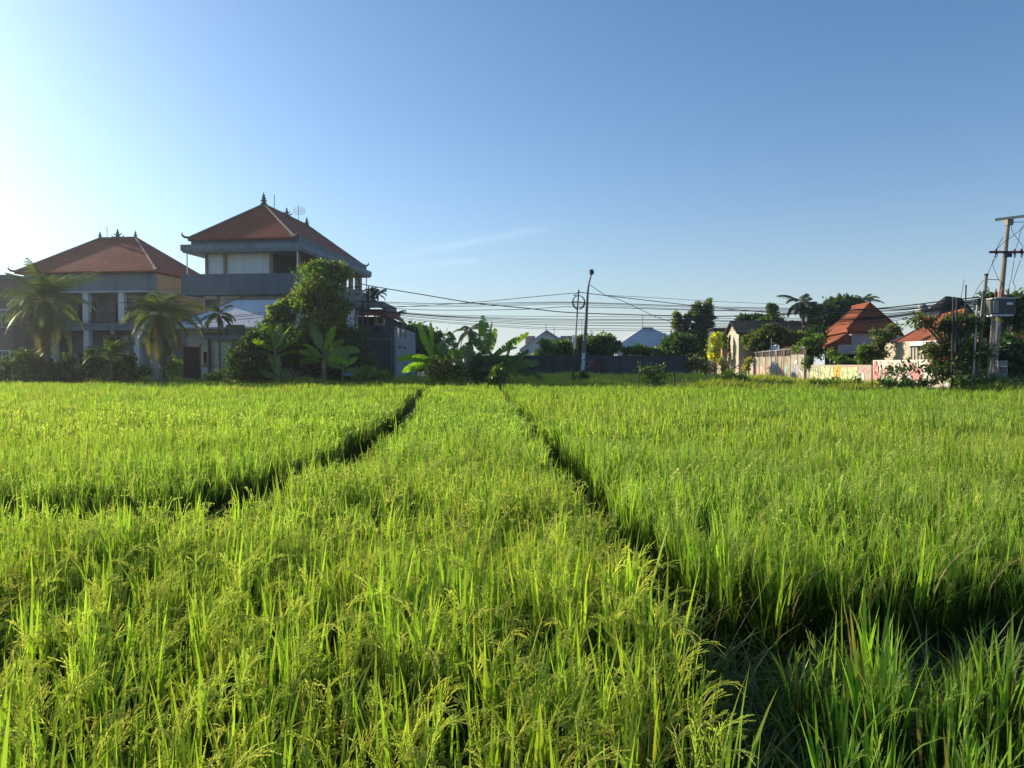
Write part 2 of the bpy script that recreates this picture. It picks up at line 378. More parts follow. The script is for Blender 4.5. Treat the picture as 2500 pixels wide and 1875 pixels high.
def rice_hill(rng, lod, heads, droopy, green_bias, ht=0.9):
    acc = Acc()
    nt = (13, 12, 9, 8)[lod]; nseg = (6, 4, 2, 2)[lod]; wk = (1, 1.1, 1.9, 2.9)[lod]
    for i in range(nt):
        a = rng.uniform(0, 6.28); r = rng.uniform(0.01, 0.075) * (1 if lod < 2 else 1.6)
        b = np.array((r * math.cos(a), r * math.sin(a), 0.0)); ln = rng.uniform(0.02, 0.16)
        d = np.array((math.cos(a), math.sin(a), 0.0))
        h = ht * rng.uniform(0.78, 1.02)
        g = np.clip(rng.normal(green_bias, 0.3), 0, 1)
        if lod < 2:                                     # stalk
            tt = np.linspace(0, 1, 4); ps = b + np.outer(tt * h * 0.72 * ln, d) + np.outer(tt * h * 0.74, (0, 0, 1.0))
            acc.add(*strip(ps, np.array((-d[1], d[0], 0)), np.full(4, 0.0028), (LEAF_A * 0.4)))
        zf = h * rng.uniform(0.5, 0.68)
        bp = b + d * zf * ln * 0.8 + np.array((0, 0, zf))
        rice_blade(acc, rng, bp, a + rng.normal(0, 0.8), (h - zf) * rng.uniform(0.95, 1.25) + 0.02, rng.uniform(0.02, 0.26), rng.choice((0.0, 0.05, 0.12, 0.5), p=(0.4, 0.3, 0.2, 0.1)), 0.0085 * wk * rng.uniform(0.65, 1.25), nseg, g, 1.35)  # flag leaf coloured brighter, painting in the lit-top contrast
        for q in range((3, 3, 1, 0)[lod]):
            z2 = h * rng.uniform(0.12, 0.42)
            rice_blade(acc, rng, b + d * z2 * ln + np.array((0, 0, z2)), a + rng.normal(0, 1.1), h * rng.uniform(0.38, 0.55), rng.uniform(0.1, 0.4), rng.uniform(0, 0.6), 0.0068 * wk * rng.uniform(0.8, 1.1), nseg, g * 0.4, 0.36)  # older lower leaves: darker green, darkened further for shade in the gaps
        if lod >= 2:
            rice_blade(acc, rng, b + np.array((0, 0, h * 0.1)), a, h * 0.8, rng.uniform(0.05, 0.3), 0.1, 0.0075 * wk, 2, g * 0.6, 0.42)  # lower blade darkened the same way for shade inside the stand
        if rng.random() < heads:
            hz = h * rng.uniform(0.6, 0.8)
            rice_panicle(acc, rng, b + d * hz * ln * 0.8 + np.array((0, 0, hz)), rng.normal(-0.4, 1.2), rng.uniform(0.19, 0.27), max(0.1, rng.normal(droopy, 0.5)), min(lod, 2), np.clip(rng.normal(0.45, 0.3), 0, 1))
    return acc.get()

def in_poly(x, y, poly):
    inside = np.zeros(len(x), bool); n = len(poly)
    for i in range(n):
        (x0, y0), (x1, y1) = poly[i], poly[(i + 1) % n]
        c = ((y0 > y) != (y1 > y)) & (x < (x1 - x0) * (y - y0) / (y1 - y0 + 1e-12) + x0); inside ^= c
    return inside

def rice_field(name, label, poly, seed, heads, droopy, green, ht, margin=2.2, group=None, swath=0.72):
    rng = np.random.default_rng(seed)
    px = np.array([p[0] for p in poly]); py = np.array([p[1] for p in poly])
    bands = [(0, 6.2, 0, 21), (6.2, 14, 1, 21), (14, 27, 2, 20), (27, 70, 3, 15)]
    acc = Acc(); total = 0
    for y0, y1, lod, dens in bands:
        ya, yb = max(y0, py.min()), min(y1, py.max())
        if yb <= ya: continue
        s = 1 / math.sqrt(dens)
        xa = max(px.min(), -swath * yb - margin); xb = min(px.max(), swath * yb + margin)
        gx, gy = np.meshgrid(np.arange(xa, xb, s), np.arange(ya, yb, s)); X = gx.ravel(); Y = gy.ravel()
        X = X + rng.normal(0, s * 0.22, len(X)); Y = Y + rng.normal(0, s * 0.22, len(Y))
        jit = np.where(Y > 20, 0.45 * np.sin(X * 1.3 + seed) + 0.3 * np.sin(X * 3.7), 0) + 0.06 * np.sin(X * 9)
        k = in_poly(X + 0.07 * np.sin(Y * 2.3 + seed) + 0.05 * np.sin(Y * 7), Y + jit, poly) & (np.abs(X) < swath * Y + margin) & (Y >= y0) & (Y < y1); X, Y = X[k], Y[k]
        T = [rice_hill(rng, lod, heads, droopy, green, ht) for _ in range((9, 9, 7, 7)[lod])]
        idx = rng.integers(0, len(T), len(X)); th = rng.normal(0, 0.5, len(X)) if lod == 0 else rng.normal(0, 0.8, len(X))
        und = 1 + 0.05 * np.sin(X * 1.1 + 2 * np.sin(Y * 0.6)) + 0.05 * np.sin(Y * 1.7 + X * 0.5)
        sc = rng.normal(1, 0.07, len(X)) * und
        tone = np.clip(rng.normal(1, 0.14, (len(X), 1)) + rng.normal(0, 0.03, (len(X), 3)), 0.7, 1.35)
        patch = 0.5 + 0.5 * np.sin(X * 0.31 + 1.7 * np.sin(Y * 0.19 + seed))[:, None]
        tone = tone * (1 + (patch - 0.5) * np.array((0.16, 0.05, 0.0)))
        for j, (V, Q, C) in enumerate(T):
            sel = np.where(idx == j)[0]
            if not len(sel): continue
            c, s_ = np.cos(th[sel])[:, None], np.sin(th[sel])[:, None]; sz = sc[sel][:, None]
            o = np.empty((len(sel), len(V), 3), np.float32)
            o[:, :, 0] = (V[:, 0] * c - V[:, 1] * s_) * sz + X[sel][:, None]
            o[:, :, 1] = (V[:, 0] * s_ + V[:, 1] * c) * sz + Y[sel][:, None]
            o[:, :, 2] = V[:, 2] * sz - 0.02
            q = (Q[None] + (np.arange(len(sel)) * len(V))[:, None, None]).reshape(-1, 4)
            acc.add(o.reshape(-1, 3), q, (C[None] * tone[sel][:, None]).reshape(-1, 3).astype(np.float32))
        total += len(X)
    V, Q, C = acc.get()
    o = np_mesh(name, V, Q, C, M_RICE)
    tag(o, label, 'rice crop', group, 'stuff')
    print(name, total, 'hills', len(Q), 'quads')
    return o

STRIP_R = [(0.95, 1.9), (0.82, 3.3), (0.74, 5.2), (0.72, 7.2), (0.6, 9.0), (0.48, 11.7), (0.14, 20), (-1.05, 46.5)]
STRIP_L = [(-4.7, 46.5), (-4.1, 38.5), (-3.17, 28), (-2.22, 17.5), (-2.22, 11.3), (-2.4, 9.0), (-2.55, 7.1), (-3.3, 7.15), (-4.7, 7.15), (-9, 7.3)]
P_STRIP = [(-9, 0.9), (1.0, 0.9)] + STRIP_R + STRIP_L
P_LEFT = [(-12, 8.9), (-4.7, 8.65), (-3.8, 8.7), (-3.42, 9.9), (-3.22, 12), (-3.12, 17.5), (-4.0, 28), (-4.95, 38.5), (-5.3, 48), (-6, 50.5), (-30, 54.5), (-50, 55.5)]
P_RIGHT = [(1.45, 5.05), (1.2, 6.0), (1.13, 8.2), (1.06, 10.2), (0.95, 14.3), (0.58, 22), (0.15, 29), (-0.42, 46.8), (0, 46.8), (6, 45.8), (14, 42.8), (22, 38.7), (32, 35.7), (34, 30), (9, 7.1), (4.1, 5.5), (2.6, 5.1)]
P_NEAR = [(1.55, 4.0), (1.2, 2.9), (1.05, 1.6), (1.1, 0.9), (4.5, 0.9), (5.5, 4.6), (2.7, 4.1)]
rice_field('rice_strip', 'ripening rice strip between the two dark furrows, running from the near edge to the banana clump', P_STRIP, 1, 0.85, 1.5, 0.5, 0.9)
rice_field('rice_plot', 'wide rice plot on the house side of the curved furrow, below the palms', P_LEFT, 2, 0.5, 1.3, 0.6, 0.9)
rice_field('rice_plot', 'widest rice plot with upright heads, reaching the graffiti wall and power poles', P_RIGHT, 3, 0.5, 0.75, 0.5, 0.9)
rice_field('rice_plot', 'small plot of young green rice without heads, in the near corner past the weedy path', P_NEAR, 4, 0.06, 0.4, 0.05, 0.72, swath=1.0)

def grass_patch(name, label, cat, X, Y, hts, w, lean, droop, nseg, cols, seed, mat=None, z=None):
    """loose blades: one mesh of ribbons"""
    rng = np.random.default_rng(seed); acc = Acc(); n = len(X)
    T = []
    for _ in range(14):
        a = Acc()
        for _b in range(5):
            az_ = rng.uniform(0, 6.28); r = rng.uniform(0, 0.09)
            b = np.array((r * math.cos(az_), r * math.sin(az_), 0)); t = np.linspace(0, 1, nseg + 1); d = np.array((math.cos(az_), math.sin(az_), 0.0))
            le = rng.uniform(*lean); dr = rng.uniform(*droop)
            p = b + rng.uniform(0.6, 1.1) * (np.outer(le * t + dr * t ** 2.2, d) + np.outer(t * (1 - 0.75 * min(1, dr) * t ** 1.5), (0, 0, 1.0)))
            c = np.array(cols[rng.integers(len(cols))]) * rng.uniform(0.8, 1.2)
            a.add(*strip(p, np.array((-d[1], d[0], 0.1)), w * np.maximum(0.04, 1 - t ** 2), c))
        T.append(a.get())
    idx = rng.integers(0, len(T), n); H = np.broadcast_to(hts, (n,)) * rng.uniform(0.7, 1.2, n)
    Z = gh(X, Y) if z is None else z
    th = rng.uniform(0, 6.28, n); tone = rng.normal(1, 0.12, (n, 1)) + rng.normal(0, 0.04, (n, 3))
    for j, (V, Q, C) in enumerate(T):
        s = np.where(idx == j)[0]
        if not len(s): continue
        c, sn = np.cos(th[s])[:, None], np.sin(th[s])[:, None]; h = H[s][:, None]
        o = np.empty((len(s), len(V), 3), np.float32)
        o[:, :, 0] = (V[:, 0] * c - V[:, 1] * sn) * h + X[s][:, None]
        o[:, :, 1] = (V[:, 0] * sn + V[:, 1] * c) * h + Y[s][:, None]
        o[:, :, 2] = V[:, 2] * h + Z[s][:, None] - 0.02
        acc.add(o.reshape(-1, 3), (Q[None] + (np.arange(len(s)) * len(V))[:, None, None]).reshape(-1, 4), np.clip(C[None] * tone[s][:, None], 0.005, 1).reshape(-1, 3))
    o = np_mesh(name, *acc.get(), mat or M_GRASS); tag(o, label, cat, None, 'stuff'); return o

rg = np.random.default_rng(11)
# verge grass behind the paddies
n = 26000
X = rg.uniform(-44, 34, n); D = rg.uniform(0.1, 1, n) ** 1.4 * 19; Y = Y_FAR(X) + D
k = (Y < 76) & ~((X > 22.3) & (Y > 41)) & (np.abs(X) < 0.75 * Y)
X, Y = X[k], Y[k]
hum = 0.30 + 0.16 * np.sin(X * 0.8 + 1) * np.sin(Y * 0.5) + 0.1 * rg.random(len(X))
GRC = [(0.15, 0.2, 0.025), (0.18, 0.2, 0.03), (0.22, 0.19, 0.06), (0.1, 0.15, 0.02)]
grass_patch('verge_grass', 'uneven tufted grass on the bank between rice and walls', 'grass', X, Y, hum * 1.15, 0.030, (0.05, 0.55), (0, 0.5), 2, GRC, 12)
# weeds on the low path in the near corner and in the furrows
n = 5200
X = rg.uniform(0.7, 6, n); Y = rg.uniform(1.0, 7.0, n)
k = ~in_poly(X - 0.12, Y, P_STRIP) & ~in_poly(X, Y, P_NEAR) & ~in_poly(X, Y, P_RIGHT) & (X < 0.8 * Y + 0.6); X, Y = X[k], Y[k]
grass_patch('path_weeds', 'dark drooping weeds on the shaded path beside the near rice corner', 'weeds', X, Y, rg.uniform(0.25, 0.78, len(X)), 0.012, (0.05, 0.4), (0.1, 0.9), 6, [(0.05, 0.09, 0.016), (0.07, 0.11, 0.02), (0.04, 0.07, 0.014), (0.06, 0.085, 0.025), (0.13, 0.12, 0.06)], 13)
Xs = np.array([1.02, 1.08, 1.15, 2.6, 3.3]); Ys = np.array([5.0, 5.15, 4.9, 6.0, 6.4])
grass_patch('tall_weed', 'few long arching weed stems standing over the furrow', 'weeds', Xs, Ys, 1.15, 0.006, (0.35, 0.6), (0.0, 0.25), 6, [(0.12, 0.15, 0.04)], 14)
# ------------------------------------------------------------------ ground
def ground():
    xs = np.concatenate([[-1500, -600, -250, -130, -80], np.arange(-60, 60.1, 1.5), [80, 130, 250, 600, 1500]])
    ys = np.concatenate([[-300, -60, -12, -3, -0.5, 0.25, 0.5, 0.75, 1.5], np.arange(4, 30, 4), np.arange(30, 72, 0.6), np.arange(74, 130, 4), [160, 250, 500, 1000, 2500]])
    gx, gy = np.meshgrid(xs, ys); z = gh(gx, gy)
    V = np.stack([gx, gy, z], -1).reshape(-1, 3); w = len(xs)
    i = np.arange((len(ys) - 1) * (w - 1)); r, c = i // (w - 1), i % (w - 1); a = r * w + c
    me = bpy.data.meshes.new('ground'); me.from_pydata(V.tolist(), [], np.stack([a, a + 1, a + w + 1, a + w], -1).tolist())
    m, t = new_mat('ground_soil'); p = pos(t)
    s = t.nodes.new('ShaderNodeSeparateXYZ'); link(t, p, s.inputs[0])
    n1 = noise(t, p, 0.8, 6); n2 = noise(t, p, 9, 4)
    soil = mixc(t, ramp(t, n1, 0.35, 0.65), (0.055, 0.046, 0.03), (0.03, 0.026, 0.018))
    turf = mixc(t, ramp(t, n1, 0.4, 0.65), (0.06, 0.085, 0.02), (0.1, 0.09, 0.04))
    col = mixc(t, ramp(t, s.outputs[2], 0.25, 0.6), soil, turf)
    finish(t, mixc(t, mth(t, 'MULTIPLY', n2, 0.4), col, (0.02, 0.02, 0.012)), 0.9, n2, 0.5, 0.03)
    me.materials.append(m); me.update()
    return tag(put('ground', me), 'dark paddy soil rising to a grassy bank', 'ground', None, 'structure')
ground()
# ------------------------------------------------------------------ trees, palms, bananas, shrubs
def quads_to_np(V, Q): return np.asarray(V), np.asarray(Q)
def leaf_cloud(rng, lobes, per, size, cols, clump=0.32, flat=0.0, up=0.25):
    """lobes: (centre, (rx,ry,rz)); leaves gather in clumps around the lobes' outer volume"""
    vs_, qs, cs, n0 = [], [], [], 0
    for c, r in lobes:
        c = np.array(c); r = np.array(r)
        ncl = max(8, int(24 * (r[0] * r[2]) ** 0.6)); d = rng.normal(size=(ncl, 3)); d /= np.linalg.norm(d, axis=1)[:, None]
        rad = rng.uniform(0.45, 1.0, (ncl, 1)); cc = c + d * rad * r
        k = max(6, int(per * (r[0] * r[2] + 0.15) / ncl)); n = ncl * k
        tone = np.repeat(rng.normal(1, 0.28, (ncl, 1)), k, 0); pick = np.repeat(rng.integers(0, len(cols), ncl), k)
        pts = np.repeat(cc, k, 0) + rng.normal(size=(n, 3)) * clump * np.maximum(np.minimum(r, r.mean()), 0.35) * np.array((1, 1, 0.75))
        out = np.repeat(d, k, 0)
        ax = rng.normal(size=(n, 3)) + out * 0.7 + np.array((0, 0, -0.25)); ax /= np.linalg.norm(ax, axis=1)[:, None]
        sd = np.cross(ax, rng.normal(size=(n, 3)) + np.array((0, 0, up * 3))); sd /= np.linalg.norm(sd, axis=1)[:, None] + 1e-9
        L = size * rng.uniform(0.6, 1.3, (n, 1)); w = L * rng.uniform(0.2, 0.34, (n, 1))
        V = np.stack([pts, pts + ax * L * 0.5 - sd * w, pts + ax * L, pts + ax * L * 0.5 + sd * w], 1).reshape(-1, 3)
        col = np.array(cols)[pick] * np.clip(tone + rng.normal(0, 0.1, (n, 1)), 0.45, 1.7)
        vs_.append(V); qs.append(np.arange(n * 4).reshape(-1, 4) + n0); cs.append(np.repeat(col, 4, 0)); n0 += n * 4
    return np.concatenate(vs_), np.concatenate(qs), np.clip(np.concatenate(cs), 0.004, 1)

GREENS = [(0.05, 0.085, 0.018), (0.065, 0.1, 0.02), (0.04, 0.07, 0.018)]
DEEP = [(0.03, 0.055, 0.018), (0.04, 0.065, 0.02), (0.025, 0.05, 0.016)]
FRESH = [(0.09, 0.14, 0.02), (0.07, 0.115, 0.018), (0.11, 0.15, 0.03)]
YELLOW = [(0.42, 0.36, 0.05), (0.34, 0.32, 0.06), (0.2, 0.22, 0.05)]
OLIVE = [(0.1, 0.1, 0.03), (0.075, 0.09, 0.025), (0.12, 0.105, 0.04)]
MIXED = [(0.05, 0.085, 0.018), (0.1, 0.13, 0.025), (0.13, 0.11, 0.035)]
_seed = [100]
def lobes_px(D, L, depth=0.9, sat=3):
    out = []
    for px, py, rx, rz in L:
        c = P(px, py, D + random.uniform(-0.4, 0.4) * rx / F_PX * D); s = D / F_PX
        out.append(((c.x, c.y, c.z), (rx * s, rx * s * depth, rz * s)))
        for _ in range(sat):                              # lesser boughs breaking the outline
            a, e = random.uniform(0, 6.28), random.uniform(-0.3, 1.0); k = random.uniform(0.25, 0.45); q = random.uniform(0.7, 1.0)
            out.append(((c.x + q * rx * s * math.cos(a) * math.cos(e), c.y + q * rx * s * depth * math.sin(a) * math.cos(e), c.z + q * rz * s * math.sin(e)), (rx * s * k, rx * s * k, rz * s * k)))
    return out
def tree(name, label, cat, base_px, D, L, cols, size=0.26, per=900, trunk_r=0.13, group=None, limbs=True, up=0.25, clump=0.36, extra=None, sat=3):
    _seed[0] += 1; rng = np.random.default_rng(_seed[0])
    lobes = lobes_px(D, L, 0.9, sat)
    x = P(base_px, HOR, D).x; g = G(x, D); root = thing(name, label, cat, (x, D, g), group)
    zmax = max(c[2] for c, r in lobes)
    tb = MB(); b = Vector((x, D, g - 0.1))
    ax = sum(c[0] for c, r in lobes) / len(lobes)
    mid = Vector((x + (ax - x) * 0.35, D, g + (zmax - g) * 0.45))
    tb.tube([b, b.lerp(mid, 0.5) + Vector((0.05, 0.03, 0)), mid], [trunk_r * 1.25, trunk_r, trunk_r * 0.8], 8)
    if limbs:
        for c, r in lobes:
            e = Vector(c); m = mid.lerp(e, 0.5) + Vector((random.uniform(-.15, .15), random.uniform(-.15, .15), 0.1))
            tb.tube([mid, m, e], [trunk_r * 0.6, trunk_r * 0.4, trunk_r * 0.18], 6)
            for _ in range(3):
                q = Vector((c[0] + random.uniform(-.8, .8) * r[0], c[1] + random.uniform(-.8, .8) * r[1], c[2] + random.uniform(-.3, .9) * r[2]))
                tb.tube([m.lerp(e, random.random()), q], [trunk_r * 0.25, trunk_r * 0.08], 5)
    tb.build('trunk', M_BARK, root)
    V, Q, C = leaf_cloud(rng, lobes, per, size, cols, clump, up=up)
    np_mesh('crown', V, Q, C, M_LEAF, root)
    if extra: extra(root, rng, lobes)
    return root
def shrub(label, base_px, D, L, cols, size=0.2, per=900, group=None, name='shrub', cat='shrub', clump=0.38, sat=1):
    return tree(name, label, cat, base_px, D, L, cols, size, per, 0.05, group, True, 0.25, clump, None, sat)

def frond_np(rng, base, az_, length, elev, droop, nl, lw, ll, col, dry=0.0, fold=0.5):
    """palm frond: arched midrib with two rows of hanging leaflets"""
    t = np.linspace(0, 1, 15); d = np.array((math.cos(az_), math.sin(az_), 0.0)); th = elev - droop * t ** 1.3
    dirs = np.cos(th)[:, None] * d + np.outer(np.sin(th), (0, 0, 1.0))
    p = np.array(base) + np.concatenate([np.zeros((1, 3)), np.cumsum(dirs[:-1] * length / 14, 0)])
    s0 = np.array((-d[1], d[0], 0.0)); acc = Acc()
    rc = np.array((0.16, 0.15, 0.05)) * (1 - dry) + np.array((0.14, 0.1, 0.06)) * dry
    acc.add(*strip(p, s0, 0.03 * (1 - 0.85 * t), rc)); 
    up_ = np.cross(dirs, s0); acc.add(*strip(p, up_, 0.022 * (1 - 0.85 * t), rc))
    for i in range(nl):
        f = 0.14 + 0.86 * (i + 0.5) / nl; j = min(13, int(f * 14)); q = p[j] + (p[j + 1] - p[j]) * (f * 14 - j); dd = dirs[j]
        L = ll * (math.sin(math.pi * min(1, 0.18 + f * 0.8)) ** 0.7) * rng.uniform(0.85, 1.1)
        for sgn in (-1, 1):
            a = dd * (0.55 + 0.5 * f) + s0 * sgn * (1.0 - 0.35 * f) + np.array((0, 0, -1.0)) * (fold * rng.uniform(0.4, 1.2)); a /= np.linalg.norm(a)
            e = a + np.array((0, 0, -0.55)) * rng.uniform(0.4, 1.3); e /= np.linalg.norm(e)
            w_ = np.cross(a, dd); w_ /= np.linalg.norm(w_) + 1e-9; w_ = np.cross(w_, a) * 0.5 + dd * 0.6
            m = q + a * L * 0.5; tip = m + e * L * 0.5
            c = np.array(col) * rng.uniform(0.75, 1.3); c = c * (1 - dry) + np.array((0.14, 0.105, 0.06)) * dry
            acc.add(np.array((q - w_ * lw * 0.4, q + w_ * lw * 0.4, m + w_ * lw * 0.5, m - w_ * lw * 0.5, tip + w_ * lw * 0.08, tip - w_ * lw * 0.08)),
                    np.array(((0, 1, 2, 3), (3, 2, 4, 5))), np.repeat(c[None], 6, 0))
    return acc.get()
def palm(name, label, base_px, crown_px, crown_py, D, n, length, trunk_r, col, elev=(-0.5, 1.35), droop=(1.1, 1.9), ll=0.55, lw=0.05, nl=34, group=None, dead=3, coconuts=0, bottom=None):
    _seed[0] += 1; rng = np.random.default_rng(_seed[0])
    x = P(base_px, HOR, D).x; c = P(crown_px, crown_py, D); g = G(x, D) if bottom is None else bottom
    root = thing(name, label, 'palm', (x, D, g), group)
    b = Vector((x, D, g - 0.15)); pts, rad = [], []
    for i in range(10):
        t = i / 9; pt = b.lerp(c, t); pt.x += (c.x - x) * (t * t - t) * 0.6; pts.append(pt); rad.append(trunk_r * (1.25 - 0.35 * min(1, t * 3) - 0.2 * t) * (1 + 0.05 * (i % 2)))
    MB().tube(pts, rad, 10).build('trunk', M_PBARK, root)
    if coconuts:
        for i in range(coconuts):
            a = i * 2.4; q = c + Vector((math.cos(a) * trunk_r * 1.3, math.sin(a) * trunk_r * 1.3, -0.25 - 0.08 * (i % 3)))
            MB().lathe(q, [(0.02, -0.13), (0.09, -0.08), (0.12, 0.0), (0.08, 0.09), (0.02, 0.13)], 9).build('coconut', M_BSTEM, root, True)
    for i in range(n):
        e = elev[1] + (elev[0] - elev[1]) * ((i + 0.5) / n) ** 0.9 + rng.normal(0, 0.26)
        V, Q, C = frond_np(rng, c + Vector((0, 0, rng.uniform(-0.1, 0.2))), i * 2.39996 + rng.normal(0, 0.2), length * rng.uniform(0.68, 1.14) * (0.72 if e > 1.05 else 1), min(e, 1.42), rng.uniform(*droop) * (0.75 + 0.25 * math.cos(e)), nl, lw, ll, np.array(col) * rng.uniform(0.8, 1.2), 0.8 if i >= n - dead else 0.0)
        np_mesh('frond', V, Q, C, M_PALM, root)
    return root

def banana_leaf_np(rng, base, az_, length, width, elev, droop, col, torn=0.25, roll=0.0):
    nk = 22; t = np.linspace(0, 1, nk); d = np.array((math.cos(az_), math.sin(az_), 0.0)); th = elev - droop * t ** 1.6
    dirs = np.cos(th)[:, None] * d + np.outer(np.sin(th), (0, 0, 1.0)); p = np.array(base) + np.concatenate([np.zeros((1, 3)), np.cumsum(dirs[:-1] * length / (nk - 1), 0)])
    h0 = np.array((-d[1], d[0], 0.0)); S0 = h0 * math.cos(roll) + np.cross(dirs, h0) * math.sin(roll); acc = Acc()
    acc.add(*strip(p, S0, 0.035 * (1 - 0.8 * t), np.array((0.2, 0.26, 0.06))))
    stalk = 0.14
    for sgn in (-1, 1):
        gap = False
        for i in range(nk - 1):
            if t[i] < stalk: continue
            def hw(f): return width * 0.5 * max(0.0, math.sin(math.pi * min(1, (f - stalk) / (1 - stalk) * 0.93 + 0.05))) ** 0.55
            w0, w1 = hw(t[i]), hw(t[i + 1]); nrm = 0
            sag0 = np.array((0, 0, -1.0)) * 0.35
            f0, f1 = 0.0, 1.0; s0 = S0[i]
            if rng.random() < torn: f1 = rng.uniform(0.3, 0.9)
            sw = dirs[i] * 0.25
            e0 = p[i] + (s0 * sgn * 0.93 + sag0 * w0 * 0.9 + sw) * w0; e1 = p[i] + (p[i + 1] - p[i]) * f1 + (s0 * sgn * 0.93 + sag0 * w1 * 0.9 + sw) * w1 * (1 - 0.2 * (1 - f1))
            mid0 = (p[i] + e0) / 2 + np.array((0, 0, 0.06)) * w0; mid1 = (p[i + 1] + e1) / 2 + np.array((0, 0, 0.06)) * w1
            c = np.array(col) * rng.uniform(0.88, 1.12); ce = c if rng.random() > 0.1 else np.array((0.25, 0.18, 0.08))
            acc.add(np.array((p[i], p[i + 1], mid1, mid0, e0, e1)), np.array(((0, 1, 2, 3), (3, 2, 5, 4))), np.array((c, c, c, c, ce, ce)))
    return acc.get()
def banana(label, base_px, D, ht, leaves, group, stems=((0, 0),), col=(0.1, 0.17, 0.02), bottom=None, dry=2):
    """leaves: (dx px from stem top, angle from vertical in photo plane (deg, + to the right), length m, width m, droop, depth turn)"""
    _seed[0] += 1; rng = np.random.default_rng(_seed[0])
    x = P(base_px, HOR, D).x; g = G(x, D) if bottom is None else bottom
    root = thing('banana_plant', label, 'banana plant', (x, D, g), group)
    for dx, dz in stems:
        MB().tube([(x + dx * 0.6, D + dz, g - 0.1), (x + dx * 0.8, D + dz, g + ht * 0.5), (x + dx, D + dz, g + ht)], [0.15, 0.12, 0.07], 9).build('stem', M_BSTEM, root)
    for k, (si, ang, L, W, dr, turn) in enumerate(leaves):
        dx, dz = stems[si % len(stems)]; a = R(ang)
        az_ = (0 if ang >= 0 else math.pi) + R(turn) * (1 if ang >= 0 else -1)
        V, Q, C = banana_leaf_np(rng, (x + dx, D + dz, g + ht - 0.08 - 0.42 * ht * (abs(ang) / 90) ** 1.4 * rng.uniform(0.5, 1.2)), az_, L * 1.15, W * 1.42, math.pi / 2 - abs(a), dr, np.array(col) * rng.uniform(0.7, 1.2), 0.34, rng.uniform(0.4, 1.3) * (1 if rng.random() < .5 else -1))
        np_mesh('leaf', V, Q, C, M_BANANA, root)
    for k in range(dry):
        V, Q, C = banana_leaf_np(rng, (x, D, g + ht * 0.8), rng.uniform(0, 6.28), 1.1, 0.3, -0.6, 0.8, (0.22, 0.15, 0.08), 0.5, 0.3)
        np_mesh('dry_leaf', V, Q, C, M_BANANA, root)
    return root

# --- left: palms and bananas before the houses
PC = (0.075, 0.1, 0.028)
palm('coconut_palm', 'big shaggy coconut palm in front of the tiled house at the picture edge', 118, 108, 735, 55.5, 46, 3.9, 0.24, PC, dead=11, coconuts=5, droop=(0.8, 1.9), ll=0.95, lw=0.055, nl=36, elev=(-1.3, 1.45))
palm('coconut_palm', 'coconut palm with thick leaning trunk between the two tiled buildings', 398, 392, 768, 55.2, 42, 3.4, 0.22, (0.095, 0.11, 0.03), dead=11, coconuts=6, ll=0.9, lw=0.055, nl=36, elev=(-1.3, 1.45))
palm('slender_palm', 'small slender palm with dark thin trunk before the pale shingle roof', 537, 534, 770, 55.0, 13, 1.75, 0.11, (0.05, 0.08, 0.025), dead=1, ll=0.4, elev=(-0.4, 1.1), droop=(1.3, 2.1))
palm('short_palm', 'low spreading palm among the bushes between both coconut palms', 272, 272, 862, 55.6, 14, 2.4, 0.14, (0.075, 0.115, 0.025), dead=1, ll=0.5, elev=(0.0, 1.2), droop=(1.0, 1.6))
shrub('broad dark undergrowth at the foot of the big coconut palm', 90, 56.2, [(15, 905, 36, 30), (80, 892, 34, 34), (55, 870, 16, 18), (140, 908, 34, 24), (165, 885, 16, 16), (100, 925, 60, 16)], DEEP, 0.26, 1100)
shrub('dark leafy bush between the low palm and the white column', 215, 56.4, [(195, 912, 28, 22), (238, 898, 26, 30), (222, 872, 12, 14)], DEEP, 0.24, 1100)
shrub('dark bush under the low spreading palm', 310, 56.4, [(285, 908, 28, 26), (338, 914, 28, 20), (322, 888, 14, 16)], GREENS, 0.22, 1000)
shrub('sunlit feathery weed bush beside the leaning coconut trunk', 418, 55.0, [(420, 905, 14, 20), (428, 888, 9, 10)], FRESH, 0.2, 900, name='weed_bush', cat='weed')
shrub('low sunlit weeds before the white garden wall', 545, 54.6, [(522, 920, 22, 10), (560, 912, 24, 14), (585, 916, 16, 10)], FRESH, 0.2, 800, name='weed_bush', cat='weed')
tree('bushy_tree', 'dark dense tree beside the garden gate, under the pale roof', 'tree', 622, 56.0, [(608, 860, 34, 40), (650, 850, 40, 44), (628, 895, 48, 34), (590, 895, 26, 28)], DEEP, 0.24, 1500, 0.12)
tree('feathery_tree', 'feathery light green tree overlapping the pale shingle roof corner', 'tree', 680, 56.6, [(682, 758, 16, 14), (694, 745, 10, 9), (664, 785, 16, 12), (704, 782, 14, 18), (672, 802, 24, 12)], [(0.1, 0.13, 0.04), (0.12, 0.14, 0.045), (0.06, 0.09, 0.025)], 0.3, 900, 0.11)
tree('leafy_tree', 'tall rounded tree hiding the veranda corner of the three storey building', 'tree', 790, 56.5, [(775, 690, 42, 38), (812, 672, 32, 30), (760, 665, 24, 20), (795, 730, 44, 44), (745, 740, 30, 26), (832, 755, 16, 34), (724, 745, 12, 10), (783, 650, 20, 10), (785, 785, 46, 34)], [(0.06, 0.1, 0.016), (0.085, 0.12, 0.018), (0.05, 0.08, 0.016), (0.09, 0.085, 0.025)], 0.26, 1150, 0.2, sat=2)
tree('bushy_tree', 'dark shaded tree under the tall rounded tree, behind the bananas', 'tree', 805, 57.4, [(790, 840, 54, 46), (848, 850, 36, 50), (740, 855, 36, 42), (815, 895, 66, 40), (870, 890, 30, 40)], DEEP, 0.26, 1500, 0.16)
GB = 'banana plants growing along the field edge'
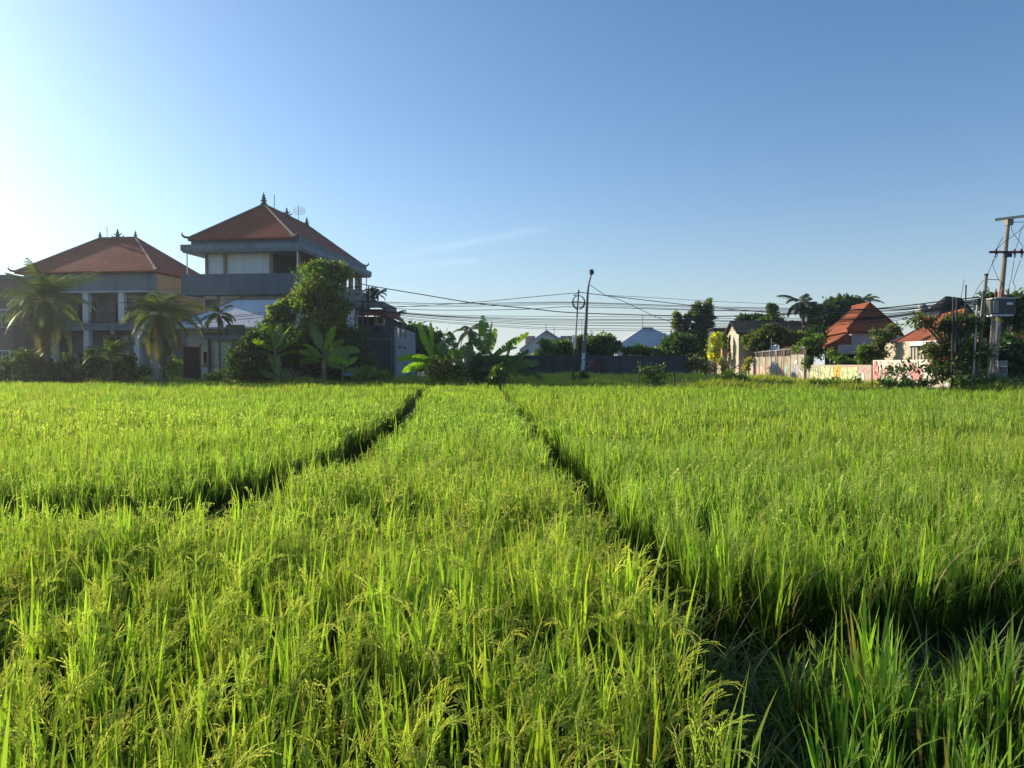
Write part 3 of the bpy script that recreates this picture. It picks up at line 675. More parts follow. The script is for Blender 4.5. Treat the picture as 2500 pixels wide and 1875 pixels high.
banana('tall banana plant with torn half-dry leaf before the pale roof corner', 672, 54.9, 2.5, [(0, -32, 2.3, 0.5, 0.15, 25), (0, 33, 2.2, 0.45, 0.5, -30), (0, 12, 1.7, 0.5, 0.2, 60), (0, 62, 1.8, 0.5, 1.0, 20), (0, -66, 1.8, 0.45, 1.0, 30), (0, -10, 1.6, 0.45, 0.2, -30), (0, 48, 1.7, 0.5, 0.3, 10), (0, -50, 1.6, 0.45, 0.5, -15), (0, 22, 1.3, 0.4, 0.5, 40)], GB, ((0, 0), (0.1, -0.3)), (0.13, 0.2, 0.02))
banana('lush banana plant with two upright shining leaves, before the dark tree', 790, 54.8, 2.2, [(0, -22, 2.2, 0.55, 0.1, 20), (0, 25, 1.9, 0.42, 0.1, -25), (0, 60, 2.3, 0.5, 0.9, 15), (0, 75, 2.1, 0.5, 1.0, -30), (0, -70, 1.9, 0.5, 1.0, 25), (0, 45, 1.6, 0.5, 0.3, 25), (0, -45, 1.5, 0.45, 0.5, -20), (0, 5, 1.5, 0.4, 0.3, 50), (0, -60, 1.6, 0.45, 0.6, 0)], GB, ((0, 0), (0.2, -0.2)), (0.13, 0.2, 0.02))
banana('short young banana shoot with broad pale leaves at the field edge', 681, 54.3, 0.55, [(0, -30, 1.5, 0.36, 0.3, 30), (0, -60, 1.2, 0.4, 0.3, -20), (0, -8, 1.35, 0.3, 0.1, 60), (0, 40, 0.8, 0.3, 0.5, 20)], GB, ((0, 0),), dry=0)
banana('small leafy banana plant beside the blue tarp', 838, 54.5, 1.2, [(0, 10, 1.2, 0.45, 0.2, 40), (0, 45, 1.2, 0.42, 0.6, -20), (0, -50, 1.3, 0.42, 0.9, 10), (0, 75, 1.0, 0.4, 0.9, 30)], GB, ((0, 0),), dry=1)
shrub('yellow green low bush in front of the dark terrace building', 905, 53.6, [(895, 912, 24, 18), (925, 918, 20, 14), (880, 922, 20, 10), (945, 924, 12, 8)], FRESH, 0.2, 900)
# --- the clump at the end of the central strip
D0 = 50.5
GC = 'banana clump at the end of the rice strip'
banana('banana plant with two upright glowing leaves on the house side of the clump', 1056, D0, 1.75, [(0, -21, 2.2, 0.5, 0.05, 15), (0, -2, 2.0, 0.36, 0.1, 30), (0, 27, 2.2, 0.42, 0.2, -30), (0, -68, 2.3, 0.45, 0.9, 20), (0, 60, 1.8, 0.5, 1.0, 20), (0, -50, 1.5, 0.4, 1.2, -40), (0, 35, 2.0, 0.5, 0.6, 50), (0, -80, 1.9, 0.45, 1.0, -30), (0, 80, 1.8, 0.5, 1.1, -20)], GC, ((0, 0),))
banana('banana plant with drooping dark leaves in the middle of the clump', 1118, D0 + 0.9, 1.6, [(0, -18, 1.9, 0.5, 0.2, 40), (0, 14, 1.7, 0.45, 0.3, -50), (0, 60, 2.2, 0.55, 0.9, 20), (0, -60, 2.2, 0.5, 1.1, -10), (0, 85, 2.0, 0.5, 0.9, 25), (0, -85, 2.0, 0.5, 0.8, -40), (0, 38, 1.9, 0.5, 0.6, 60), (0, -38, 1.8, 0.5, 0.7, -30), (0, 72, 1.9, 0.5, 1.2, -55)], GC, ((0, 0), (0.25, -0.5)), (0.06, 0.1, 0.02))
banana('tallest banana plant with broad upright leaf, at the lane end of the clump', 1188, D0 + 0.2, 1.85, [(0, -5, 2.3, 0.58, 0.05, 20), (0, 10, 2.0, 0.45, 0.1, -40), (0, 52, 2.9, 0.45, 0.2, 10), (0, 60, 2.2, 0.55, 0.6, -35), (0, -32, 2.0, 0.5, 0.5, 40), (0, 75, 2.6, 0.5, 1.0, 25), (0, -58, 2.4, 0.5, 1.0, -25), (0, 28, 2.1, 0.5, 0.3, 65), (0, 85, 2.2, 0.5, 1.2, -30), (0, 70, 1.9, 0.5, 0.7, 70), (0, -78, 2.0, 0.5, 1.1, 30)], GC, ((0, 0), (-0.3, 0.4)), (0.075, 0.125, 0.02))
banana('half grown banana plant spreading low toward the lane beside the tallest one', 1232, D0 + 0.6, 1.0, [(0, 40, 1.9, 0.5, 0.5, 20), (0, 62, 2.2, 0.5, 0.8, -25), (0, 80, 2.4, 0.5, 0.9, 15), (0, -35, 1.7, 0.45, 0.6, 40), (0, 15, 1.7, 0.5, 0.3, -50), (0, -70, 1.9, 0.5, 1.0, 10)], GC, ((0, 0),), (0.06, 0.1, 0.02), dry=3)
banana('half grown banana plant drooping over the rice between the two tall ones', 1140, D0 - 0.7, 0.95, [(0, 30, 1.7, 0.5, 0.7, 30), (0, 62, 2.0, 0.5, 1.0, -25), (0, -30, 1.7, 0.5, 0.6, -30), (0, -64, 1.9, 0.5, 1.1, 25), (0, 5, 1.6, 0.45, 0.4, 50)], GC, ((0, 0),), (0.055, 0.09, 0.02), dry=3)
banana('low banana sucker with arched leaves at the house side foot of the clump', 1040, D0 - 0.3, 0.6, [(0, -55, 1.5, 0.4, 0.9, 15), (0, 25, 1.5, 0.45, 0.6, 30), (0, 60, 1.4, 0.45, 1.0, -30)], GC, ((0, 0),), (0.08, 0.12, 0.02), dry=1)
shrub('dense leafy shrub filling the foot of the banana clump on its sunny side', 1075, D0 - 0.5, [(1070, 885, 18, 20), (1092, 895, 24, 24), (1068, 910, 20, 18), (1110, 912, 26, 18)], [(0.075, 0.1, 0.02), (0.05, 0.075, 0.018), (0.13, 0.11, 0.03)], 0.2, 1100)
shrub('dark shrub under the tallest banana leaves', 1180, D0 - 0.3, [(1165, 898, 28, 26), (1205, 900, 26, 26), (1190, 920, 36, 14)], DEEP, 0.22, 1200)
shrub('small weed tuft at the strip end beside the lane side furrow', 1222, 47.6, [(1218, 912, 14, 18), (1206, 926, 12, 12)], GREENS, 0.22, 900, name='weed_bush', cat='weed')
tree('round_tree', 'far hazy tree seen between the dark terrace building and the bananas', 'tree', 1010, 84, [(990, 812, 34, 24), (1030, 822, 30, 26), (1010, 845, 44, 36), (1055, 842, 30, 30), (1035, 880, 50, 34)], GREENS, 0.4, 700, 0.2)
palm('feather_palm', 'small palm showing over the roof behind the terrace building', 961, 959, 778, 80, 9, 2.3, 0.1, (0.05, 0.08, 0.03), dead=0, ll=0.5, lw=0.07, nl=26, elev=(0.1, 1.2))
palm('feather_palm', 'hazy palm rising behind the banana clump', 1148, 1148, 808, 82, 12, 2.2, 0.15, (0.09, 0.11, 0.05), dead=1, ll=0.6, lw=0.08, nl=24)
# --- middle distance behind the grey wall
tree('bushy_tree', 'fan leaved bush before the white gable', 'tree', 1335, 72.5, [(1334, 846, 14, 14), (1322, 862, 16, 9), (1348, 858, 16, 14)], FRESH, 0.42, 600, 0.1, sat=1)
tree('bushy_tree', 'rounded garden bush between the white gable and the ring pole', 'tree', 1378, 73, [(1372, 846, 18, 14), (1392, 852, 18, 16), (1376, 864, 28, 12)], GREENS, 0.34, 900, 0.1, sat=1)
tree('round_tree', 'spreading dark tree just behind the lamp post', 'tree', 1455, 73, [(1448, 835, 20, 16), (1472, 832, 22, 16), (1492, 850, 16, 14), (1458, 856, 38, 20), (1432, 858, 18, 20)], GREENS, 0.34, 1000, 0.16, sat=2)
tree('feather_bush', 'slim feathery palm bush close to the lamp post', 'shrub', 1414, 72, [(1416, 832, 9, 14), (1410, 860, 14, 24)], OLIVE, 0.34, 800, 0.08)
tree('hedge_bush', 'wide reddish green bush before the pale pyramid roof', 'shrub', 1570, 72, [(1540, 858, 18, 9), (1566, 851, 20, 9), (1600, 862, 28, 9), (1630, 868, 20, 8)], MIXED, 0.3, 900, 0.1, sat=1)
tree('bushy_tree', 'dark round tree between pyramid roof and vine clad trunks', 'tree', 1660, 71, [(1645, 842, 22, 20), (1672, 838, 24, 22), (1660, 862, 40, 26), (1690, 862, 24, 30)], DEEP, 0.32, 1200, 0.14)
VINE = [(0.085, 0.1, 0.03), (0.06, 0.08, 0.022), (0.11, 0.115, 0.04), (0.045, 0.065, 0.02)]
def column_lobes(px, py0, py1, w0, w1):
    n = int((py1 - py0) / 12) + 1
    return [(px + 2.5 * math.sin(k * 1.9 + px), py0 + (py1 - py0) * k / max(1, n - 1), w0 + (w1 - w0) * k / max(1, n - 1) + 1.5 * math.sin(k * 2.3), 9) for k in range(n)]
tree('vine_clad_tree', 'tallest twin topped column of vines climbing old trunks, in the middle distance', 'tree', 1716, 86.0, column_lobes(1705, 748, 890, 11, 20) + column_lobes(1729, 742, 890, 9, 19) + [(1718, 860, 24, 26), (1735, 885, 20, 24)], VINE, 0.22, 2600, 0.2, sat=0, clump=0.4)
tree('vine_clad_tree', 'shorter pair of leaning vine columns left of the tallest vine column', 'tree', 1668, 86.5, column_lobes(1653, 768, 850, 8, 13) + column_lobes(1678, 768, 850, 6, 12) + [(1668, 845, 16, 14)], VINE[1:], 0.22, 2600, 0.15, sat=0, clump=0.4)
tree('yellow_leaved_tree', 'glowing yellow leaved small tree beside the beige house', 'tree', 1744, 77.0, [(1744, 838, 13, 16), (1740, 862, 14, 16), (1752, 822, 9, 8), (1756, 868, 12, 14)], YELLOW, 0.24, 1300, 0.08)
tree('bushy_tree', 'green tree tucked between yellow tree and beige gable', 'tree', 1766, 79, [(1764, 835, 12, 20), (1762, 860, 14, 20)], FRESH, 0.26, 1000, 0.1)
# --- right side
tree('spreading_tree', 'broad low tree with sunlit top, before the dark roofed beige house', 'tree', 1880, 72.8, [(1858, 822, 20, 16), (1882, 812, 28, 16), (1912, 825, 26, 18), (1880, 842, 44, 24), (1830, 836, 14, 14), (1940, 835, 22, 22)], MIXED, 0.26, 1300, 0.16)
tree('conifer_like_tree', 'pointed dense tree rising behind the dark roof', 'tree', 1892, 88, [(1884, 760, 9, 14), (1890, 782, 18, 16), (1872, 790, 18, 14), (1902, 800, 16, 18), (1881, 751, 4, 6)], GREENS, 0.3, 1500, 0.14)
tree('fan_palm_clump', 'fan shaped plant top behind the dark roof ridge', 'tree', 1838, 90, [(1830, 785, 14, 9), (1848, 780, 12, 10), (1814, 782, 8, 5)], DEEP, 0.6, 500, 0.12)
palm('areca_palm', 'tall double headed palm above the orange roof, its front crown', 1968, 1956, 742, 76, 12, 2.3, 0.14, (0.055, 0.075, 0.035), dead=0, ll=0.7, lw=0.1, nl=26)
palm('areca_palm', 'second darker palm crown drooping beside the double headed palm', 1975, 1982, 752, 77, 12, 2.0, 0.14, (0.04, 0.06, 0.028), dead=1, ll=0.7, lw=0.1, nl=26, droop=(1.6, 2.4))
shrub('dark shrubs around the palm trunks behind the panel wall', 1965, 73.5, [(1960, 835, 24, 28), (1990, 815, 18, 26), (1985, 850, 26, 20)], DEEP, 0.28, 1000)
tree('round_tree', 'big rounded dark tree behind the orange roof ridge', 'tree', 2045, 92, [(2025, 760, 26, 20), (2055, 745, 28, 18), (2085, 752, 26, 18), (2005, 785, 24, 20), (2050, 780, 44, 24)], DEEP, 0.45, 900, 0.25)
palm('areca_palm', 'palm top peeking over the orange roof ridge', 2108, 2108, 738, 92, 9, 2.3, 0.12, (0.05, 0.075, 0.03), dead=0, ll=0.6, lw=0.09, nl=22, elev=(0.1, 1.2))
shrub('light green bush spilling over the panel wall beneath the orange roof', 1985, 64.5, [(1975, 838, 20, 14), (1995, 830, 16, 12), (1962, 850, 20, 10), (1990, 850, 22, 14)], FRESH, 0.2, 1200)
shrub('creeper leaves at the joint of panel wall and lime graffiti wall', 1966, 61.2, [(1967, 888, 6, 10), (1972, 880, 7, 7)], GREENS, 0.16, 1200, name='creeper', cat='creeper')
shrub('young leafy plants showing over the lime graffiti wall', 2060, 58.5, [(2030, 866, 10, 14), (2068, 884, 12, 6), (2085, 886, 10, 6), (2044, 878, 14, 8)], FRESH, 0.2, 800)
shrub('fresh green bush overhanging the joint between both graffiti walls', 2108, 54.0, [(2106, 858, 12, 16), (2122, 866, 10, 18), (2112, 880, 8, 8)], FRESH, 0.2, 1300)
tree('bare_branched_tree', 'scruffy grey green tree in front of the white garden gable', 'tree', 2140, 53.5, [(2148, 815, 18, 10), (2162, 832, 18, 14), (2142, 845, 12, 14), (2182, 803, 16, 8), (2150, 865, 10, 18)], OLIVE + DEEP, 0.2, 650, 0.12, sat=2, clump=0.5)
def pink_flowers(root, rng, lobes):
    for k in range(9):
        c, r = lobes[rng.integers(len(lobes))]
        q = np.array(c) + rng.normal(0, 0.5, 3) * np.array(r); q[1] = c[1] - abs(q[1] - c[1]) - 0.3 * r[1]
        V, Q, C = leaf_cloud(rng, [(tuple(q), (0.05, 0.05, 0.05))], 300, 0.08, [(0.7, 0.12, 0.22), (0.6, 0.2, 0.25)])
        np_mesh('blossom', V, Q, C, M_LEAF, root)
tree('flowering_tree', 'long leaved flowering tree with pink blossoms before the orange roof and thin poles', 'tree', 2330, 41.6, [(2305, 795, 14, 12), (2335, 790, 24, 24), (2370, 800, 24, 28), (2315, 845, 26, 20), (2345, 850, 34, 34), (2380, 870, 24, 36), (2276, 862, 18, 16), (2335, 895, 42, 34), (2292, 905, 20, 18), (2252, 785, 26, 11)], [(0.055, 0.07, 0.02), (0.04, 0.055, 0.018), (0.08, 0.085, 0.026)], 0.21, 1050, 0.14, sat=2, clump=0.46, extra=pink_flowers)
tree('dark_tree', 'large shaded tree behind the transformer pole', 'tree', 2440, 47.0, [(2415, 735, 26, 22), (2440, 760, 30, 26), (2480, 745, 30, 24), (2500, 780, 30, 30), (2395, 800, 22, 30), (2425, 740, 18, 16)], DEEP, 0.28, 1100, 0.18)
shrub('dark hedge filling the shade behind the meter cabinet', 2450, 43.5, [(2440, 880, 34, 44), (2480, 880, 32, 46), (2400, 890, 26, 42), (2500, 850, 26, 30), (2465, 840, 26, 24)], DEEP, 0.26, 1300)
tree('frangipani_shrub', 'low forked frangipani in front of the pink graffiti wall', 'shrub', 2208, 41.6, [(2165, 908, 9, 5), (2185, 898, 10, 6), (2212, 893, 11, 6), (2232, 895, 10, 6), (2200, 906, 8, 4), (2250, 905, 10, 7)], [(0.04, 0.06, 0.02), (0.06, 0.08, 0.025)], 0.22, 300, 0.045, sat=0, clump=0.5)
tree('frangipani_shrub', 'low forked frangipani in the open grass before the grey wall', 'shrub', 1594, 46.0, [(1570, 902, 9, 6), (1590, 908, 12, 6), (1605, 900, 9, 7), (1580, 914, 10, 6), (1612, 924, 12, 8), (1598, 930, 16, 6)], [(0.035, 0.055, 0.02), (0.05, 0.07, 0.022)], 0.22, 450, 0.045, sat=0, clump=0.5)
shrub('dome shaped grassy bush in front of the beige wall', 1790, 47.5, [(1785, 922, 24, 14), (1805, 926, 18, 10), (1765, 930, 14, 7)], [(0.085, 0.13, 0.02), (0.06, 0.1, 0.018)], 0.22, 1600)
shrub('low dark weed mound before the panel wall', 1880, 47.0, [(1870, 938, 24, 5), (1915, 940, 22, 5)], GREENS, 0.2, 1100, name='weed_bush', cat='weed')
shrub('low weed mound before the lime graffiti wall', 2010, 44.0, [(1985, 940, 20, 6), (2030, 938, 24, 6), (2082, 936, 20, 7)], FRESH, 0.2, 1000, name='weed_bush', cat='weed')
shrub('weed mound at the foot of the pink graffiti wall', 2200, 40.8, [(2160, 934, 24, 6), (2215, 936, 28, 6), (2270, 934, 24, 7)], GREENS, 0.18, 1000, name='weed_bush', cat='weed')
shrub('weeds at the feet of the power poles', 2400, 40.6, [(2340, 930, 36, 9), (2400, 934, 40, 8), (2460, 934, 40, 8)], GREENS, 0.18, 900, name='weed_bush', cat='weed')
shrub('creeper bush wrapping the lamp post foot', 1424, 50.5, [(1426, 920, 10, 12), (1418, 930, 18, 8)], GREENS, 0.2, 1100, name='weed_bush', cat='weed')
shrub('straw coloured dry creeper hanging on the beige wall', 1770, 66.0, [(1768, 898, 7, 12), (1762, 884, 5, 6), (1820, 902, 8, 12), (1826, 884, 7, 8)], [(0.28, 0.23, 0.09), (0.2, 0.18, 0.06), (0.12, 0.13, 0.04)], 0.2, 1100, name='creeper', cat='creeper')
shrub('pile of dark brush against the far corner of the grey wall', 1700, 66.5, [(1700, 890, 18, 18), (1725, 898, 20, 14)], OLIVE, 0.22, 1000)

rt = np.random.default_rng(77); TL = []
for k in range(34):
    x_ = rt.uniform(-135, -50) if k < 22 else rt.uniform(62, 130); TL.append(((x_, rt.uniform(108, 122), rt.uniform(2.2, 3.6)), (rt.uniform(3.5, 6), 3.0, rt.uniform(2.2, 3.4))))
V, Q, C = leaf_cloud(rt, TL, 130, 1.0, DEEP, 0.4)
tag(np_mesh('far_treeline', V, Q, C, M_LEAF), 'distant dark woods behind the houses', 'woods', None, 'stuff')
# ------------------------------------------------------------------ houses
def finial(name, c, h, parent, n=4):
    pr = [(0.26, 0), (0.26, 0.1), (0.17, 0.14), (0.17, 0.24), (0.3, 0.3), (0.16, 0.38), (0.13, 0.46), (0.22, 0.52), (0.11, 0.6), (0.09, 0.68), (0.15, 0.73), (0.06, 0.8), (0.03, 1.0)]
    return MB().lathe(c, [(r * h, z * h) for r, z in pr], 8, rot=math.pi / 8).build(name, M_STONE, parent)
def crown_ornament(c, w, h, parent, fr):
    """carved ridge centre: stepped body with side wings"""
    b = MB(); x, y, z = c; b.lathe(c, [(0.3 * h, 0), (0.3 * h, 0.15 * h), (0.2 * h, 0.2 * h), (0.24 * h, 0.35 * h), (0.15 * h, 0.5 * h), (0.17 * h, 0.6 * h), (0.08 * h, 0.75 * h), (0.11 * h, 0.85 * h), (0.03 * h, h)], 8)
    for s in (-1, 1):
        b.tube([(x + s * 0.15 * h, y, z + 0.1 * h), (x + s * w * 0.5, y, z + 0.12 * h), (x + s * w * 0.62, y, z + 0.38 * h)], [0.09 * h, 0.08 * h, 0.02 * h], 6)
        b.tube([(x + s * 0.1 * h, y, z + 0.35 * h), (x + s * w * 0.33, y, z + 0.4 * h), (x + s * w * 0.38, y, z + 0.6 * h)], [0.08 * h, 0.06 * h, 0.02 * h], 6)
    return b.build('ridge_ornament', M_STONE, parent)
def corner_curl(p, out, h, parent):
    p = Vector(p); o = Vector(out).normalized()
    return MB().tube([p - o * 0.9 + Vector((0, 0, 0.34)), p - o * 0.2 + Vector((0, 0, 0.08)), p + o * 0.25 + Vector((0, 0, 0.1)), p + o * 0.45 + Vector((0, 0, h * 0.55)), p + o * 0.4 + Vector((0, 0, h))], [0.09, 0.11, 0.1, 0.08, 0.03], 7).build('corner_ornament', M_STONE, parent)
def hip_roof(fr, u0, u1, v0, v1, ze, zr, mat, root, t=0.16, ridge_inset=None, cap=0.09, deep=True, flare=0.0):
    """hip roof with mortar ridge caps; ridge runs along the longer side"""
    W, D = u1 - u0, v1 - v0
    if D >= W:
        s = ridge_inset if ridge_inset is not None else W / 2
        A, B = ((u0 + u1) / 2, v0 + s), ((u0 + u1) / 2, v1 - s)
    else:
        s = ridge_inset if ridge_inset is not None else D / 2
        A, B = (u0 + s, (v0 + v1) / 2), (u1 - s, (v0 + v1) / 2)
    E = [fr.p(u0, v0, ze), fr.p(u1, v0, ze), fr.p(u1, v1, ze), fr.p(u0, v1, ze)]
    a, b = fr.p(*A, zr), fr.p(*B, zr)
    F = [(0, 1, 4), (1, 2, 5, 4), (2, 3, 5), (3, 0, 4, 5)] if D >= W else [(0, 1, 5, 4), (1, 2, 5), (2, 3, 4, 5), (3, 0, 4)]
    ro = MB().shell(E + [a, b], F, t, mat, M_DSLATE).build('roof', mat, root)
    hips = [(0, 4), (1, 4), (1, 5) if D >= W else (1, 5), (2, 5), (3, 5) if D >= W else (3, 4)]
    hips = [(0, 4), (1, 4), (2, 5), (3, 5)] if D >= W else [(0, 4), (1, 5), (2, 5), (3, 4)]
    pts = E + [a, b]; c = MB()
    for i, j in hips + [(4, 5)]:
        p, q = Vector(pts[i]), Vector(pts[j]); c.tube([p + Vector((0, 0, 0.05)), q + Vector((0, 0, 0.05))], cap, 6)
    c.build('ridge_cap', M_RIDGE, ro)
    return ro, [Vector(p) for p in pts]

def zat(py, Y): return P(CX, py, Y).z
def xat(px, Y): return P(px, HOR, Y).x

# ---- three storey building with the veranda
A3 = 6.0
f3 = Frame(xat(444, 64.2), 64.2, A3); z0 = 0.75
S3 = 64.2 / F_PX
W3 = (745 - 444) * S3 * 1.005; L3 = 20.0
b3 = thing('balinese_building', 'three storey building with brown tiled roof, slate parapet and open veranda', 'building', fr_p := f3.p(0, 0, z0))
zs_t, zs_b = zat(595, 63.7), zat(614, 63.7); zp_t, zp_b = zat(668, 63.7), zat(719, 63.7); ze3 = zat(579, 63.7)
# lower body
MB().box(1.25, W3 - 0.5, 1.3, L3 - 0.5, 0.5, zp_b, f3).build('wall', M_OFFW, b3)
fl = MB().box(0.12, W3 - 0.12, 0.12, L3 - 0.1, zp_b + 0.02, zp_b + 0.3, f3).build('floor_slab', M_FASCIA, b3)
pw = MB().box(0, W3, 0, 0.14, zp_b, zp_t, f3).box(W3 - 0.14, W3, 0.14, L3 * 0.97, zp_b, zp_t, f3).box(0, 0.14, 0.14, L3 * 0.97, zp_b, zp_t, f3)
pw.build('parapet', M_SLATE, b3)
# upper slab and stepped fascia, four pieces butted so the ceiling keeps its own plane
fa = MB().box(-0.02, W3 + 0.02, -0.02, L3, zs_b + 0.14, zs_t, f3).box(0.08, W3 - 0.08, 0.08, L3 - 0.1, zs_b, zs_b + 0.14, f3)
fa.build('fascia', M_FASCIA, b3)
MB().box(0.62, W3 - 0.35, 0.5, L3 - 0.6, zs_t, ze3 + 0.1, f3).build('frieze', M_SLATE, b3)
# core rooms: white front wall, gallery to the right
uc = (652 - 444) * S3
MB().box(1.45, uc, 1.25, 13.5, zp_b + 0.3, zs_b, f3).build('room_wall', M_WHITE, b3); MB().box(uc + 0.003, uc + 0.06, 1.5, 13.4, zp_b + 0.3, zs_b, f3).build('side_wall', M_DSLATE, b3)  # dark sheet on the right side paints in the gallery's shade
# back wall of the front right bay with two window openings
gw = MB(); u0_, u1_ = uc + 0.065, W3 - 1.5; zf, zc = zp_b + 0.3, zs_b
for a, b_, c, d in ((u0_, u0_ + 0.55, zf, zc), (u0_ + 0.55, u0_ + 0.95, zf + 2.55, zc), (u0_ + 0.95, u0_ + 1.7, zf, zc), (u0_ + 1.7, u0_ + 2.0, zf + 2.1, zc), (u0_ + 2.0, u1_, zf, zc)):
    if b_ > a: gw.box(a, b_, 3.6, 3.75, c, d, f3)
gw.box(u0_ + 0.55, u0_ + 0.95, 3.6, 3.75, zf, zf + 1.3, f3).box(u0_ + 1.7, u0_ + 2.0, 3.6, 3.75, zf, zf + 1.3, f3)
gw.build('bay_wall', M_DSLATE, b3)
for px_, w_ in ((492, 0.2), (540, 0.24), (658, 0.26)):
    u = (px_ - 444) * S3; MB().box(u - w_ / 2, u + w_ / 2, 1.08, 1.24, zp_b + 0.3, zs_b, f3).build('column', M_WOODC, b3)
for px_ in (711.5, 716.5): 
    u = (px_ - 444) * S3; MB().box(u - 0.07, u + 0.07, 2.2, 2.4, zp_b + 0.3, zs_b, f3).build('column', M_TAN, b3)
for v, w_ in ((13.6, 0.13), (14.2, 0.13), (15.8, 0.12), (16.4, 0.12), (18.6, 0.3)):
    MB().box(W3 - 1.0 - w_, W3 - 1.0 + w_, v - w_, v + w_, zp_b + 0.3, zs_b, f3).build('column', M_WOODC, b3)
for u, v in ((0.35, 0.35), (W3 - 0.42, 0.35), (W3 - 0.4, L3 - 0.5)):
    x, y, _ = f3.p(u, v, 0); MB().tube([(x, y, zp_t - 0.2), (x, y, zs_b + 0.02)], 0.055, 8).build('post', M_WMET, b3)
for px_ in (520, 580, 690):                                          # pilasters and openings of the second storey
    u = (px_ - 444) * S3; MB().box(u - 0.13, u + 0.13, 1.24, 1.3, 4.2, zp_b - 0.003, f3).build('column', M_WOODC, b3)
for px_, w_, h_ in ((500, 0.5, 1.6), (675, 0.8, 1.9)):
    u = (px_ - 444) * S3; wd = MB().box(u - w_, u + w_, 1.22, 1.297, zp_b - 0.25 - h_, zp_b - 0.25, f3).build('window', M_WOODC, b3)
    MB().box(u - w_ + 0.08, u + w_ - 0.08, 1.2, 1.218, zp_b - 0.17 - h_, zp_b - 0.33, f3).build('pane', M_GLASS, wd)
rf, pts = hip_roof(f3, 0.42, W3 - 0.62, 0.32, L3 - 0.4, ze3, zat(498, 68.2), M_RTILE, b3)
finial('finial', pts[4] + Vector((0, 0, 0.02)), 1.05, b3); finial('finial', pts[5], 0.85, b3)
crown_ornament(pts[4].lerp(pts[5], 0.5), 0.8, 0.75, b3, f3)
for i, o in ((0, (-1, -0.8, 0)), (1, (1, -0.9, 0)), (2, (1, 0.6, 0)), (3, (-1, 0.6, 0))): corner_curl(pts[i], o, 0.5, b3)
q = pts[4].lerp(pts[5], 0.22); MB().tube([q, q + Vector((0, 0, 1.35))], 0.03, 6).build('lightning_rod', M_BLACK, b3)
# grid antenna on a mast beside the far finial
q = pts[5] + Vector((-0.6, -0.8, 0)); an = thing('grid_antenna', 'white wire grid antenna on a thin mast on the tiled roof ridge', 'antenna', q - Vector((0, 0, 0.3)))
MB().tube([q - Vector((0, 0, 0.3)), q + Vector((0, 0, 1.9))], 0.022, 6).build('mast', M_BLACK, an)
gm = MB(); cz = q + Vector((0.1, -0.1, 1.25))
ring = [cz + Vector((0.58 * math.copysign(abs(math.cos(t)) ** 0.6, math.cos(t)), -0.12 * (math.cos(t)) ** 2, 0.37 * math.copysign(abs(math.sin(t)) ** 0.7, math.sin(t)))) for t in [i * math.pi / 12 for i in range(25)]]
gm.tube(ring, 0.018, 5)
for k in range(-6, 7): 
    zz = k * 0.055; hw = 0.56 * (1 - (abs(k) / 7.2) ** 3); gm.tube([cz + Vector((-hw, -0.11, zz)), cz + Vector((0, 0, zz)), cz + Vector((hw, -0.11, zz))], 0.007, 4)
for k in range(-5, 6):
    xx = k * 0.105; hh = 0.34 * (1 - (abs(k) / 6.2) ** 3); gm.tube([cz + Vector((xx, -0.1 * (xx / 0.56) ** 2, -hh)), cz + Vector((xx, -0.1 * (xx / 0.56) ** 2, hh))], 0.007, 4)
gm.build('dish', M_WMET, an)
MB().tube([cz, cz + Vector((0, -0.4, 0))], 0.015, 6).build('feed_arm', M_GALV, an)

# ---- left two storey tiled house
Y2 = 69.0; S2 = Y2 / F_PX
x2 = xat(20, Y2); f2 = Frame(x2, Y2 + 1.0, 6.0); U = lambda px: (px - 20) * S2
W2 = U(389); D2 = 9.6
b2 = thing('balinese_house', 'two storey house with wide brown hip roof, grey eaves band and pillared balcony', 'building', f2.p(0, 0, z0))
zz = lambda py: zat(py, Y2)
MB().box(0.5, W2 - 0.25, 0.55, D2 - 0.4, zz(709), zz(666), f2).build('eaves_band', M_FASCIA, b2)
MB().box(0.3, W2 - 0.05, 0.3, D2 - 0.2, zz(709) - 0.14, zz(709) - 0.004, f2).build('beam', M_OFFW, b2)
MB().box(0.7, W2 - 0.25, 3.0, D2 - 0.4, 0.5, zz(709) - 0.143, f2).build('wall', M_GREYW, b2)
MB().box(W2 - 0.242, W2 - 0.2, 0.6, D2 - 0.5, zz(790), zz(668), f2).build('side_wall', M_TAN, b2)
MB().box(0.3, W2 - 0.25, 0.4, 3.0, zz(806), zz(789), f2).build('balcony_slab', M_FASCIA, b2)
for px_, w_ in ((110, .26), (198, .26), (291, .26), (372, .26)):
    MB().box(U(px_) - w_, U(px_) + w_, 0.45, 0.95, zz(789), zz(709) - 0.143, f2).build('column', M_WHITE, b2)
for px_ in (40, 110, 198, 330): MB().box(U(px_) - 0.25, U(px_) + 0.25, 0.5, 1.0, 0.5, zz(806), f2).build('column', M_WHITE, b2)
rl = MB()
rl.box(0.4, W2 - 0.35, 0.5, 0.54, zz(762) - 0.05, zz(762), f2).box(0.4, W2 - 0.35, 0.5, 0.54, zz(785), zz(785) + 0.04, f2)
for k in range(int((W2 - 0.8) / 0.14)): rl.box(0.45 + k * 0.14, 0.47 + k * 0.14, 0.51, 0.53, zz(785) + 0.04, zz(762) - 0.05, f2)
rl.build('railing', M_BLACK, b2)
